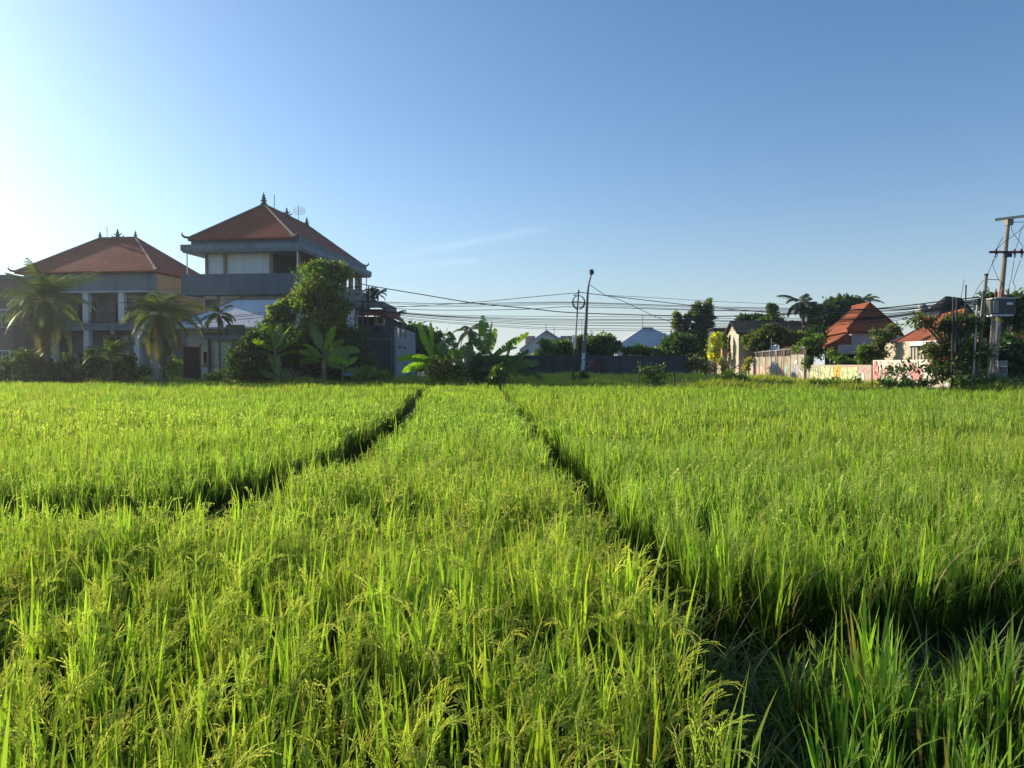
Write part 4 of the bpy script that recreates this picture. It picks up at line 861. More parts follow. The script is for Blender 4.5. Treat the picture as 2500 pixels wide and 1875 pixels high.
def door(fr, u, w, v, z, h, root, m=M_DARK, fm=M_WOODC):
    d = MB().box(u - w, u + w, v - 0.05, v - 0.003, z, z + h, fr).build('door', m, root)
    e = MB().box(u - w - 0.09, u - w - 0.002, v - 0.09, v - 0.003, z, z + h, fr).box(u + w + 0.002, u + w + 0.09, v - 0.09, v - 0.003, z, z + h, fr).box(u - w - 0.09, u + w + 0.09, v - 0.09, v - 0.003, z + h + 0.002, z + h + 0.1, fr)
    e.build('frame', fm, d); return d
def window(fr, u, w, v, z, h, root, fm=M_WHITE, bars=1):
    d = MB().box(u - w, u - w + 0.08, v - 0.07, v - 0.003, z, z + h, fr).box(u + w - 0.08, u + w, v - 0.07, v - 0.003, z, z + h, fr).box(u - w + 0.08, u + w - 0.08, v - 0.07, v - 0.003, z + h - 0.08, z + h, fr).box(u - w + 0.08, u + w - 0.08, v - 0.07, v - 0.003, z, z + 0.08, fr)
    for k in range(bars): uu = u - w + 2 * w * (k + 1) / (bars + 1); d.box(uu - 0.03, uu + 0.03, v - 0.065, v - 0.012, z + 0.081, z + h - 0.081, fr)
    d = d.build('window', fm, root); MB().box(u - w + 0.04, u + w - 0.04, v - 0.03, v - 0.006, z + 0.04, z + h - 0.04, fr).build('pane', M_GLASS, d); return d
door(f2, U(248), 0.55, 3.0, zz(789), 2.35, b2); window(f2, U(155), 1.0, 3.0, zz(789) + 0.2, 2.1, b2, M_WOODC); window(f2, U(335), 0.9, 3.0, zz(789) + 0.2, 2.1, b2, M_WOODC)
window(f2, U(232), 1.2, 3.0, zz(872), 2.0, b2, M_WHITE); door(f2, U(150), 0.6, 3.0, 0.8, 2.3, b2); window(f2, U(80), 1.0, 3.0, zz(872), 2.0, b2)
MB().box(U(262) - 0.12, U(262) + 0.12, 0.72, 1.0, zz(815), zz(806) - 0.002, f2).build('lamp', M_WMET, b2)
rf, pts = hip_roof(f2, 0, W2 + 0.1, 0, D2 + 0.2, zz(661), zat(583, 74.5), M_RTILE, b2)
finial('finial', pts[4], 0.7, b2); finial('finial', pts[5], 0.7, b2); crown_ornament(pts[4].lerp(pts[5], 0.5), 0.95, 0.88, b2, f2)
q = pts[4].lerp(pts[5], 0.2); MB().tube([q, q + Vector((0, 0, 1.1))], 0.03, 6).build('lightning_rod', M_BLACK, b2)
corner_curl(pts[0], (-1, -0.8, 0), 0.5, b2); corner_curl(pts[1], (1, -0.9, 0), 0.45, b2)
# ---- neighbour at the left picture edge
fe = Frame(xat(-60, 66), 66, 4.0)
be = thing('flat_roofed_house', 'brownish house with flat slab roof cut by the picture edge behind the big palm', 'building', fe.p(0, 0, z0))
wE = (38 + 60) * 66 / F_PX
MB().box(0, wE, 0, 8, 0.5, zat(684, 66), fe).build('wall', plaster('brown_plaster', (0.27, 0.2, 0.17)), be)
MB().box(-0.3, wE + 0.25, -0.3, 8.3, zat(684, 66) + 0.003, zat(672, 66), fe).build('roof', M_CONC, be)
window(fe, 2.4, 0.7, 0, 5.2, 1.5, be); window(fe, 2.4, 0.7, 0, 1.8, 1.5, be)

# ---- house with the pale shingle roof
Y4 = 58.6; f4 = Frame(xat(430, Y4), Y4, 3.0); S4 = Y4 / F_PX; U = lambda px: (px - 430) * S4; zz = lambda py: zat(py, Y4)
b4 = thing('shingled_house', 'low white walled house with long pale blue shingle roof', 'building', f4.p(0, 0, z0))
W4 = U(782)
MB().box(0.4, W4 - 1.0, 0.9, 7.5, 0.5, zz(803), f4).build('wall', M_OFFW, b4)
hip_roof(f4, -0.5, W4, 0, 8.0, zz(798), zat(732, 62.3), M_WROOF, b4, 0.14, 3.4, 0.07)
window(f4, U(486), 0.36, 0.9, zz(888), 1.1, b4, M_WHITE, 0); window(f4, U(690), 0.5, 0.9, zz(880), 1.2, b4, M_WHITE)
door(f4, U(455), 0.5, 0.9, 0.75, 2.2, b4)
# entrance canopy before it
fc = Frame(xat(490, 57.2), 57.2, 3.0); S5 = 57.2 / F_PX; U5 = lambda px: (px - 490) * S5
b5 = thing('entrance_canopy', 'grey flat entrance canopy with brown sign box above the white garden wall', 'canopy', fc.p(0, 0, z0))
MB().box(0, U5(592), 0, 1.1, zat(829, 57.2), zat(819, 57.2), fc).build('slab', M_GREYW, b5)
MB().box(0.04, U5(592) - 0.05, 0.06, 1.0, zat(819, 57.2) + 0.003, zat(812, 57.2), fc).build('cornice', M_CONC, b5)
MB().box(U5(553), U5(596), 0.05, 0.4, zat(812, 57.2) + 0.003, zat(793, 57.2), fc).build('sign_box', plaster('taupe_paint', (0.2, 0.17, 0.15)), b5)
for px_ in (508, 570): MB().box(U5(px_) - 0.1, U5(px_) + 0.1, 0.2, 0.4, 0.6, zat(829, 57.2) - 0.003, fc).build('column', plaster('brown_column', (0.17, 0.13, 0.11)), b5)
g5 = thing('garden_wall', 'white garden wall with dark window hole under the entrance canopy', 'wall', fc.p(0.2, 0.9, z0))
gb = MB().box(U5(478), U5(507), 0.9, 1.06, 0.6, zat(897, 57.2), fc).box(U5(478), U5(480), 0.9, 1.06, zat(897, 57.2) + 0.002, zat(845, 57.2), fc).box(U5(497), U5(507), 0.9, 1.06, zat(897, 57.2) + 0.002, zat(845, 57.2), fc).box(U5(480), U5(497), 0.9, 1.06, zat(858, 57.2), zat(845, 57.2), fc)
gb.box(U5(510), U5(600), 0.9, 1.06, 0.6, zat(834, 57.2), fc)
gb.build('panel', M_WHITE, g5); MB().box(U5(476), U5(509), 0.82, 1.1, zat(896, 57.2), zat(893, 57.2), fc).build('ledge', M_WOODC, g5)
gt = thing('dark_gate', 'dark timber gate beside the leaning coconut palm', 'gate', fc.p(U5(432), 0.9, z0))
MB().box(U5(430), U5(474), 0.95, 1.05, 0.6, zat(846, 57.2), fc).build('panel', plain('dark_timber', (0.045, 0.032, 0.026), 0.7), gt)
for px_ in (428, 474): MB().box(U5(px_), U5(px_ + 4), 0.88, 1.08, 0.6, zat(838, 57.2), fc).build('post', M_WOODC, gt)
# white pillar left of the coconut palm
wp = thing('gate_pillar', 'white rendered pillar left of the leaning coconut trunk', 'pillar', (xat(380, 57.4), 57.4, z0))
MB().box(xat(369, 57.4), xat(396, 57.4), 57.3, 57.8, 0.6, zat(858, 57.4)).build('shaft', M_OFFW, wp); MB().box(xat(366, 57.4), xat(399, 57.4), 57.24, 57.86, zat(858, 57.4) + 0.003, zat(854, 57.4)).build('cap', M_CONC, wp)
# tan house glimpsed between the buildings
bt = thing('tan_house', 'sunlit tan wall of a house between both tiled buildings', 'building', (xat(470, 78), 78, z0))
MB().box(xat(440, 78), xat(500, 78), 78, 84, 0.5, zat(719, 78)).build('wall', M_TAN, bt); MB().box(xat(438, 78), xat(503, 78), 77.8, 84.2, zat(719, 78) + 0.003, zat(716, 78)).build('coping', M_CONC, bt)

# ---- dark terrace building right of the tall tree
Y6 = 64.0; zz = lambda py: zat(py, Y6); X = lambda px: xat(px, Y6)
b6 = thing('terrace_building', 'dark slate building with red tiled porch roof and planted terrace', 'building', (X(930), Y6, z0))
MB().box(X(868), X(962), Y6, 77, 0.5, zz(795)).build('wall', M_DSLATE, b6)
MB().box(X(962) + 0.003, X(962) + 0.16, Y6 + 0.02, 77, 0.5, zz(820)).build('side_wall', M_GREYW, b6)
sw = MB()
for a, b_ in ((0.1, 1.2), (3.2, 4.2), (6.4, 13)): sw.box(X(962) + 0.003, X(962) + 0.13, Y6 + a, Y6 + b_, zz(820) + 0.003, zz(797))
sw.build('window_wall', M_GREYW, b6)
for a in (1.2, 4.2): MB().box(X(962) + 0.004, X(962) + 0.05, Y6 + a + 0.02, Y6 + a + 1.96, zz(819), zz(798)).build('window', M_GLASS, b6)
for a in (1.6, 4.4): MB().box(X(962) + 0.163, X(962) + 0.18, Y6 + a, Y6 + a + 1.4, zz(848), zz(843)).build('vent', M_DARK, b6)
MB().box(X(915), X(944), Y6 - 0.06, Y6 - 0.003, zz(812), zz(798)).build('window', M_GLASS, b6)
MB().box(X(900), X(958), Y6 - 0.05, Y6 - 0.003, zz(830), zz(827)).build('ledge', M_CONC, b6)
MB().box(X(955), X(958), Y6 - 0.1, Y6 - 0.003, 0.6, zz(815)).build('pipe', M_CONC, b6)
MB().box(X(868), X(938), Y6 + 0.6, 75, zz(795) + 0.003, zz(772)).build('room_wall', M_DARK, b6)
for px_ in (914, 921, 934): MB().box(X(px_) - 0.07, X(px_) + 0.07, Y6 + 0.3, Y6 + 0.44, zz(795) + 0.003, zz(770)).build('column', M_TAN, b6)
window(Frame(0, 0, 0), X(927), 0.35, Y6 + 0.6, zz(792), 0.6, b6, M_WMET, 0)
pe = [(X(872), Y6 - 1.0, zz(768)), (X(948), Y6 - 1.0, zz(768)), (X(940), Y6 + 1.2, zz(752)), (X(878), Y6 + 1.2, zz(752)), (X(948), Y6 + 9, zz(768)), (X(940), Y6 + 7.5, zz(752))]
pr = MB().shell(pe, [(0, 1, 2, 3), (1, 4, 5, 2)], 0.15, M_RTILE, M_DSLATE).build('porch_roof', M_RTILE, b6)
MB().tube([pe[1], pe[2]], 0.09, 6).tube([(pe[1][0] - .2, pe[1][1], pe[1][2] + .05), (pe[1][0] + 0.3, pe[1][1], pe[1][2] + 0.05), (pe[1][0] + 0.42, pe[1][1], pe[1][2] + 0.4)], [0.1, 0.08, 0.03], 6).build('ridge_cap', M_RIDGE, pr)
MB().box(X(850), X(934), Y6 + 0.2, Y6 + 0.45, zz(752) + 0.05, zz(735)).box(X(934) - 0.25, X(934), Y6 + 0.45, Y6 + 8, zz(752) + 0.05, zz(735)).build('terrace_wall', M_CONC, b6)
for px_ in (897, 911): finial('finial', (X(px_), Y6 + 0.32, zz(735)), 1.0, b6)
MB().box(X(906), X(914), Y6 + 0.3, Y6 + 0.6, zz(735) + 0.003, zz(726)).build('planter', M_STONE, b6)
for px_, cy_, lab in ((908, 716, 'dark potted palm on the terrace wall next to the veranda post'), (924, 717, 'sunlit potted palm at the outer end of the terrace wall')):
    palm('potted_palm', lab, px_, px_, cy_, Y6 + 0.35, 9, 1.1, 0.04, (0.09, 0.115, 0.04) if px_ > 910 else (0.035, 0.045, 0.02), dead=0, ll=0.35, lw=0.05, nl=18, elev=(0.1, 1.3), droop=(1.3, 2.1), bottom=zz(735))  # sunlit look put into the leaf colour: outer palm lighter, other darker
# pale mark tags painted on its side wall
mk = MB(); rs = random.Random(3)
for k in range(16):
    y_ = Y6 + 0.6 + rs.random() * 3.2; z_ = zz(868) - rs.random() * (zz(868) - zz(910)); xx = X(962) + 0.164
    p0 = Vector((xx, y_, z_)); pt = [p0]
    for _ in range(3): pt.append(pt[-1] + Vector((0, rs.uniform(-.5, .5), rs.uniform(-.35, .35))))
    for a, b_ in zip(pt, pt[1:]):
        d = (b_ - a); n_ = Vector((0, -d.z, d.y)).normalized() * 0.05; mk.poly([a - n_, b_ - n_, b_ + n_, a + n_])
mk.build('graffiti', plain('mint_paint', (0.35, 0.6, 0.55), 0.6), b6)
# brown roofed house behind
bb = thing('brown_house', 'low brown gable roof stepping down behind the terrace building', 'building', (xat(950, 80), 80, z0))
q0, q1, q2 = P(925, 762, 80), P(992, 806, 80), P(925, 806, 80)
MB().shell([q0, q1, (q1.x, 88, q1.z), (q0.x, 88, q0.z)], [(0, 1, 2, 3)], 0.15, M_RTILE).build('roof', M_RTILE, bb)
MB().hexa([(q0.x, 80.3, 0.5), (q1.x - 0.4, 80.3, 0.5), (q1.x - 0.4, 87.5, 0.5), (q0.x, 87.5, 0.5)], [(q0.x, 80.3, q0.z - 0.2), (q1.x - 0.4, 80.3, q1.z - 0.0), (q1.x - 0.4, 87.5, q1.z), (q0.x, 87.5, q0.z - 0.2)]).build('wall', plaster('rose_brown', (0.24, 0.17, 0.15)), bb)

# ---- middle: grey wall, white gable, pyramid roof
YW = 66.8
M_WALLD = plaster('dark_concrete', (0.09, 0.092, 0.088), (0.42, 0.42, 0.4), 0.9)  # concrete coloured darker than elsewhere, with heavy staining
cw = thing('concrete_wall', 'long weathered dark concrete boundary wall across the middle distance', 'wall', (xat(1450, YW), YW, 1.0))
for a, b_, t0, lo in ((1150, 1410, 868, M_CONC), (1410, 1474, 866, M_CONC), (1474, 1692, 870, M_GREYW)):
    m_ = M_WALLD if lo is M_CONC else plaster('grey_violet_wall', (0.1, 0.1, 0.11), (0.5, 0.5, 0.5), 0.7)
    yo = 0.0 if a != 1410 else 0.06
    MB().box(xat(a, YW), xat(b_, YW) - 0.01, YW - yo, YW + 0.2, 0.5, zat(t0, YW)).build('panel', m_, cw)
for px_ in range(1160, 1476, 33): MB().box(xat(px_, YW) - 0.12, xat(px_, YW) + 0.12, YW - 0.16, YW - 0.064, 0.5, zat(869, YW)).build('pilaster', M_WALLD, cw)
MB().box(xat(1150, YW), xat(1474, YW), YW - 0.1, YW - 0.0655, zat(888, YW), zat(885, YW)).build('rail', M_WALLD, cw)
MB().box(xat(1474, YW), xat(1692, YW), YW - 0.05, YW + 0.25, zat(870, YW) + 0.002, zat(868.4, YW)).build('coping', M_WALLD, cw)
# red notice board leaning on the wall
nb = thing('notice_board', 'dark red board with pale framed panel leaning at the grey wall behind the lamp post', 'board', (xat(1445, YW - 0.5), YW - 0.5, 1.1))
yb = YW - 0.45; bx = lambda px: xat(px, yb); bz = lambda py: zat(py, yb)
MB().hexa([(bx(1417), yb - .25, bz(912)), (bx(1466), yb - .25, bz(912)), (bx(1466), yb - .2, bz(912)), (bx(1417), yb - .2, bz(912))], [(bx(1418), yb, bz(882)), (bx(1465), yb, bz(882)), (bx(1465), yb + .05, bz(882)), (bx(1418), yb + .05, bz(882))]).build('panel', plain('dark_red_paint', (0.1, 0.03, 0.032), 0.6), nb)
fb = MB(); fb.box(bx(1420), bx(1452), yb - 0.06, yb - 0.02, bz(882.2), bz(881)).box(bx(1424), bx(1438), yb - 0.24, yb - 0.2, bz(896.5), bz(894.5))
fb.build('rail', M_TAN, nb)
def text_obj(name, s, parent, mat, origin, ex, ey, w, h, depth=0.004, bold=0.02, shear=0.0, spacing=1.0):
    """lettering as a flat raised sheet; ex, ey are the reading and up directions"""
    cu = bpy.data.curves.new(name, 'FONT'); cu.body = s; cu.size = 1.0; cu.offset = bold; cu.shear = shear; cu.space_character = spacing; cu.extrude = 0.0; cu.resolution_u = 3
    tmp = bpy.data.objects.new(name + '_outline', cu); COL.objects.link(tmp); bpy.context.view_layer.update()
    me = bpy.data.meshes.new_from_object(tmp.evaluated_get(bpy.context.evaluated_depsgraph_get())); COL.objects.unlink(tmp); bpy.data.objects.remove(tmp)
    co = np.zeros(len(me.vertices) * 3, np.float32); me.vertices.foreach_get('co', co); co = co.reshape(-1, 3)
    mn, mx = co.min(0), co.max(0); ex, ey = Vector(ex).normalized(), Vector(ey).normalized(); nz_ = ex.cross(ey)
    u = (co[:, 0] - mn[0]) / (mx[0] - mn[0]) * w; v = (co[:, 1] - mn[1]) / (mx[1] - mn[1]) * h
    out = np.array(origin)[None] + u[:, None] * np.array(ex) + v[:, None] * np.array(ey) + depth * np.array(nz_)
    me.vertices.foreach_set('co', out.astype(np.float32).ravel()); me.materials.clear(); me.materials.append(mat); me.name = name; me.update()
    return put(name, me, parent)
text_obj('lettering', 'HEV', nb, M_CONC, (bx(1434), yb - 0.19, bz(896)), (1, 0, 0), (0, 0.01, 1), bx(1451) - bx(1434), bz(884) - bz(896), 0.01, 0.0)

YG = 92.0; X = lambda px: xat(px, YG); zz = lambda py: zat(py, YG)
bg_ = thing('gabled_house', 'white gabled house with flat grey annexes behind the boundary wall', 'building', (X(1330), YG, 1.0))
gp = [(X(1272), zz(852)), (X(1334), zz(808)), (X(1368), zz(829)), (X(1368), 0.8), (X(1272), 0.8)]
gbm = MB(); gbm.v = [(x, YG, z) for x, z in gp] + [(x, YG + 14, z) for x, z in gp]; gbm.f = [(0, 4, 3, 2, 1), (5, 6, 7, 8, 9)] + [(i, (i + 1) % 5, 5 + (i + 1) % 5, 5 + i) for i in range(5)]; gbm.mi = [0] * 7
gbm.mats = [M_WHITE]; gbm.build('wall', M_WHITE, bg_)
e0, e1, e2 = Vector((X(1268), YG - 0.35, zz(852.5))), Vector((X(1334), YG - 0.35, zz(805.5))), Vector((X(1370), YG - 0.35, zz(828)))
dy = Vector((0, 15, 0)); MB().shell([e0, e1, e2, e2 + dy, e1 + dy, e0 + dy], [(0, 1, 4, 5), (1, 2, 3, 4)], 0.17, M_PALER).build('roof', M_PALER, bg_)
MB().box(X(1368) + 0.2, X(1405), YG + 2, YG + 12, 0.8, zat(820, YG + 2)).build('annex', M_GREYW, bg_)
MB().box(X(1285), X(1310), YG + 6, YG + 12, 0.8, zat(820, YG + 6)).build('annex', plaster('mauve_wall', (0.32, 0.27, 0.26)), bg_)
for px_, t_ in ((1334, 790), (1354, 797)): MB().tube([(X(px_), YG + 1, zz(830)), (X(px_), YG + 1, zz(t_))], 0.04, 6).build('mast', M_GALV, bg_)
bp = thing('pyramid_roofed_house', 'house with large pale pyramid roof behind the grey wall', 'building', (xat(1570, 92), 92, 1.0))
YQ = 88.0; n_ = P(1512, 848, YQ); r_ = P(1634, 834, YQ + 9); l_ = P(1500, 838, YQ + 11); t1, t2 = P(1559, 804, YQ + 6), P(1580, 803, YQ + 8); bk = Vector((r_.x + l_.x - n_.x, r_.y + l_.y - n_.y, n_.z))
r_.z = l_.z = n_.z
rz = n_.z; n_ = Vector((xat(1512, YQ) - 0.55, YQ, rz)); 
w_, d_ = 10.6, 8.4
c0 = n_; c1 = c0 + Vector((w_ * 0.955, w_ * 0.3, 0)); c3 = c0 + Vector((-d_ * 0.11, d_ * 0.99, 0)); c2 = c1 + (c3 - c0)
ctr = (c0 + c2) / 2; tz = zat(803, ctr.y); th = (c1 - c0).normalized() * 0.75; tv = (c3 - c0).normalized() * 0.3
tp = [Vector((ctr.x, ctr.y, tz)) - th - tv, Vector((ctr.x, ctr.y, tz)) + th - tv, Vector((ctr.x, ctr.y, tz)) + th + tv, Vector((ctr.x, ctr.y, tz)) - th + tv]
MB().shell([c0, c1, c2, c3] + tp, [(0, 1, 5, 4), (1, 2, 6, 5), (2, 3, 7, 6), (3, 0, 4, 7), (4, 5, 6, 7)], 0.2, M_PALER).build('roof', M_PALER, bp)
MB().hexa([tuple(v + Vector((0, 0, -0.05))) for v in tp], [tuple(v + Vector((0, 0, 0.18))) for v in tp]).build('roof_cap', M_GREYW, bp)
ins = [c0.lerp(ctr, 0.08), c1.lerp(ctr, 0.08), c2.lerp(ctr, 0.08), c3.lerp(ctr, 0.08)]
MB().hexa([(p.x, p.y, 0.8) for p in ins], [(p.x, p.y, rz - 0.02) for p in ins]).build('wall', M_WHITE, bp)
MB().tube([(ctr.x - .5, ctr.y, tz), (ctr.x - .5, ctr.y, tz + 1.6)], 0.03, 6).build('lightning_rod', M_BLACK, bp)

# ---- right: beige gable house
h = thing('beige_house', 'beige house with dark tiled roof and sunlit gable beside the yellow tree', 'building', (xat(1800, 76), 76, 1.0))
cA, cB = Vector((xat(1803, 74), 74.0, 0)), Vector((xat(1775, 80), 80.0, 0)); dv = Vector((7.5, 1.2, 0)); zE = zat(808, 75); mid = (cA + cB) / 2; zR = zat(786, mid.y)
gm = MB(); base = [cA, cA + dv, cB + dv, cB]
gm.hexa([(p.x, p.y, 0.8) for p in base], [(p.x, p.y, zE) for p in base])
gm.poly([(cA.x, cA.y, zE), (mid.x, mid.y, zR), (cB.x, cB.y, zE)]); gm.build('wall', M_BEIGE, h)
ov = (cA - cB).normalized() * 0.55; ou = -dv.normalized() * 0.3; dn = Vector((0, 0, -0.42))
ea, eb = cA + ov + ou + Vector((0, 0, zE)) + dn * .5, cB - ov + ou + Vector((0, 0, zE)) + dn * .5; rm = mid + ou + Vector((0, 0, zR + 0.12)); dl = dv + dv.normalized() * 0.6
MB().shell([ea, rm, eb, eb + dl, rm + dl, ea + dl], [(0, 5, 4, 1), (1, 4, 3, 2)], 0.16, M_DTILE).build('roof', M_DTILE, h)
sh = thing('lean_to_roof', 'dark low roof edge between the vine columns and the beige gable', 'building', (xat(1760, 82), 82, 1.0))
MB().box(xat(1742, 82), xat(1776, 82), 82, 86, 0.8, zat(805, 82)).build('wall', M_DSLATE, sh); MB().box(xat(1738, 82), xat(1777, 82), 81.6, 86.3, zat(805, 82) + 0.003, zat(801, 82)).build('roof', M_DTILE, sh)
# small blue roofed white house
sb = thing('blue_roofed_house', 'small white house with grey blue hip roof between palm and shrubs', 'building', (xat(1942, 94), 94, 1.0))
fs = Frame(xat(1924, 94), 94, 0); ws = 36 * 94 / F_PX
MB().box(0.15, ws - 0.1, 0.3, 3.6, 0.8, zat(797, 94), fs).build('wall', M_WHITE, sb); hip_roof(fs, -0.2, ws + 0.3, 0, 4.0, zat(797, 94), zat(784, 96), M_PALER, sb, 0.12, 1.4, 0.05)
window(fs, ws * 0.4, 0.3, 0.3, zat(809, 94), 0.5, sb, M_WOODC, 0)

# ---- orange tiled house with flared two tier roof
oh = thing('orange_roofed_house', 'house with big sunlit orange two tier tiled roof and white gable strips', 'building', (30, 70, 1.0))
r1, r2 = P(2123, 741, 67), P(2081, 748, 74); u1, u2, u3, u4 = P(2069, 804, 63.4), P(2004, 803, 76), P(2200, 800, 66), P(2210, 790, 78)
u2.z = u1.z; u3.z = u1.z; u4.z = u1.z; r2.z = r1.z + 0.2
k1, k2 = u1.lerp(r1, 0.42) + Vector((0, 0, -0.1)), u2.lerp(r2, 0.42) + Vector((0, 0, -0.1))
k3, k4 = u3.lerp(r1, 0.42) + Vector((0, 0, -0.1)), u4.lerp(r2, 0.42) + Vector((0, 0, -0.1))
rfm = MB().shell([r1, r2, u1, u2, u3, u4], [(1, 0, 2, 3), (0, 4, 2), (0, 1, 5, 4), (1, 3, 5)], 0.18, M_OTILE).build('upper_roof', M_OTILE, oh)
cp = MB()
for a in ((r2, r1), (r1, u1), (r1, u3)): cp.tube([a[0] + Vector((0, 0, .04)), a[1] + Vector((0, 0, .04))], 0.11, 6)
cp.build('ridge_cap', M_OTILE, rfm)
wl = [u1.lerp(u4, 0.06), u3.lerp(u2, 0.06), u4.lerp(u1, 0.06), u2.lerp(u3, 0.06)]
MB().hexa([(p.x, p.y, 0.8) for p in wl], [(p.x, p.y, u1.z - 0.1) for p in wl]).build('wall', M_OFFW, oh)
l1, l2, l3 = P(2013, 846, 61.5), P(1984, 822, 75), P(2215, 852, 62.5); l2.z = l1.z; l3.z = l1.z
ul, u2l, u3l = u1 + Vector((0.12, 0.1, -0.28)), u2 + Vector((0.2, 0, -0.28)), u3 + Vector((0, -0.05, -1.6)); ulr = u1 + Vector((0.35, -0.15, -1.3))
m1, m2 = ul.lerp(l1, 0.55) + Vector((0, 0, -0.12)), u2l.lerp(l2, 0.55) + Vector((0, 0, -0.12))
m3 = ulr.lerp(l1, 0.5) + Vector((.3, 0, -0.1))
MB().shell([ul, u2l, m1, m2, l1, l2], [(1, 0, 2, 3), (3, 2, 4, 5)], 0.14, M_OTILE).build('lower_roof', M_OTILE, oh)
MB().shell([ul, ulr, u3l, l3, l1, m1], [(0, 5, 1), (5, 4, 1), (1, 4, 3, 2)], 0.14, M_OTILE).build('lower_roof', M_OTILE, oh)
c2_ = MB().tube([ul, m1, l1], 0.1, 6).build('ridge_cap', M_OTILE, oh)
lw_ = [(l1.x + 0.8, l1.y + 0.7), (l3.x, l3.y + 0.7), (l3.x, 74), (l2.x + 1.0, 74)]
MB().hexa([(x, y, 0.8) for x, y in lw_], [(x, y, l1.z - 0.12) for x, y in lw_]).build('lower_wall', M_DSLATE, oh)
q0, q1, q2, q3 = P(2046, 842, 60.6), P(2099, 841, 60.6), P(2097, 864, 59.4), P(2044, 864, 59.4)
MB().shell([q3, q2, q1, q0], [(0, 1, 2, 3)], 0.05, plain('grey_sheet', (0.2, 0.2, 0.19), 0.7)).build('awning', None, oh) if False else MB().shell([q3, q2, q1, q0], [(0, 1, 2, 3)], 0.05).build('awning', plain('grey_sheet', (0.2, 0.2, 0.19), 0.7), oh)
MB().hexa([(q3.x, 60.0, 0.8), (q2.x, 60.0, 0.8), (q2.x, 60.1, 0.8), (q3.x, 60.1, 0.8)], [(q3.x, 60.0, q3.z), (q2.x, 60.0, q3.z), (q2.x, 60.1, q3.z), (q3.x, 60.1, q3.z)]).build('screen', M_DARK, oh)
# white patch panel on the lit slope
g1, g2, g3, g4 = P(2008, 811, 64.5), P(2040, 805, 63.9), P(2036, 811, 63.6), P(2010, 817, 64.1)
# small orange roof behind the fence
so_ = thing('small_orange_roof_shed', 'low shed with small orange tiled roof behind the corrugated fence', 'building', (xat(1925, 70), 70, 1.0))
a0, a1, a2, a3 = P(1895, 857, 70), P(1937, 857, 68), P(1935, 843, 71), P(1918, 846, 72)
a4 = a1 + Vector((2.0, 4, 0)); MB().shell([a0, a1, a2, a3], [(0, 1, 2, 3)], 0.12).build('roof', M_OTILE, so_)
MB().hexa([(a0.x + .2, 70.2, 0.8), (a1.x - .1, 68.4, 0.8), (a1.x + 1, 72, 0.8), (a0.x + 1, 73, 0.8)], [(a0.x + .2, 70.2, a0.z - .13), (a1.x - .1, 68.4, a0.z - .13), (a1.x + 1, 72, a0.z - .13), (a0.x + 1, 73, a0.z - .13)]).build('wall', M_BEIGE, so_)

# ---- orange hip roof with beige wall, right
rh = thing('orange_roofed_house', 'house with sunlit orange hip roof above the pink graffiti wall', 'building', (26, 53, 1.0))
e1, e2, e3 = P(2181, 835, 58), P(2325, 838, 47.6), P(2440, 842, 50); g1, g2 = P(2300, 774, 61), P(2360, 757, 54)
e1.z = e2.z = e3.z = 3.65; g1.z = g2.z = 5.9; e4 = e1 + (g1 - e1) * 2; e4.z = 3.65
rr = MB().shell([e1, e2, e3, g2, g1, e4], [(0, 1, 3, 4), (1, 2, 3), (0, 4, 5), (2, 5, 4, 3)], 0.16).build('roof', M_OTILE, rh)
MB().tube([e1, g1, g2, e2], 0.1, 6).build('ridge_cap', M_OTILE, rr)
w1, w2, w3 = P(2160, 858, 55), P(2220, 858, 51.5), P(2330, 858, 47.4)
MB().hexa([(w1.x, w1.y, 0.8), (w2.x, w2.y, 0.8), (w2.x + .2, w2.y + .03, 0.8), (w1.x + .2, w1.y + .03, 0.8)], [(w1.x, w1.y, 3.62), (w2.x, w2.y, 3.62), (w2.x + .2, w2.y + .03, 3.62), (w1.x + .2, w1.y + .03, 3.62)]).build('wall', M_BEIGE, rh)
cs = MB()
for k in range(26):
    a = w2.lerp(w3, k / 26) + Vector((0.06 if k % 2 else 0.0, 0, 0)); b_ = w2.lerp(w3, (k + 1) / 26) + Vector((0.06 if k % 2 else 0, 0, 0))
    cs.hexa([(a.x, a.y, 0.8), (b_.x, b_.y, 0.8), (b_.x + .06, b_.y, 0.8), (a.x + .06, a.y, 0.8)], [(a.x, a.y, 3.2), (b_.x, b_.y, 3.2), (b_.x + .06, b_.y, 3.2), (a.x + .06, a.y, 3.2)])
cs.build('corrugated_panel', plain('corrugated_sheet', (0.42, 0.37, 0.3), 0.6, 0.2), rh)
MB().hexa([(w2.x, w2.y, 3.3), (w3.x, w3.y, 3.3), (w3.x + .2, w3.y, 3.3), (w2.x + .2, w2.y, 3.3)], [(w2.x, w2.y, 3.6), (w3.x, w3.y, 3.6), (w3.x + .2, w3.y, 3.6), (w2.x + .2, w2.y, 3.6)]).build('beam', M_WHITE, rh)
MB().hexa([(w1.x + .25, w1.y, 0.8), (w3.x + .4, w3.y, 0.8), (w3.x + 5, w3.y + 2, 0.8), (w1.x + 5, w1.y + 2, 0.8)], [(w1.x + .25, w1.y, 3.45), (w3.x + .4, w3.y, 3.45), (w3.x + 5, w3.y + 2, 3.45), (w1.x + 5, w1.y + 2, 3.45)]).build('inner_wall', M_DARK, rh)
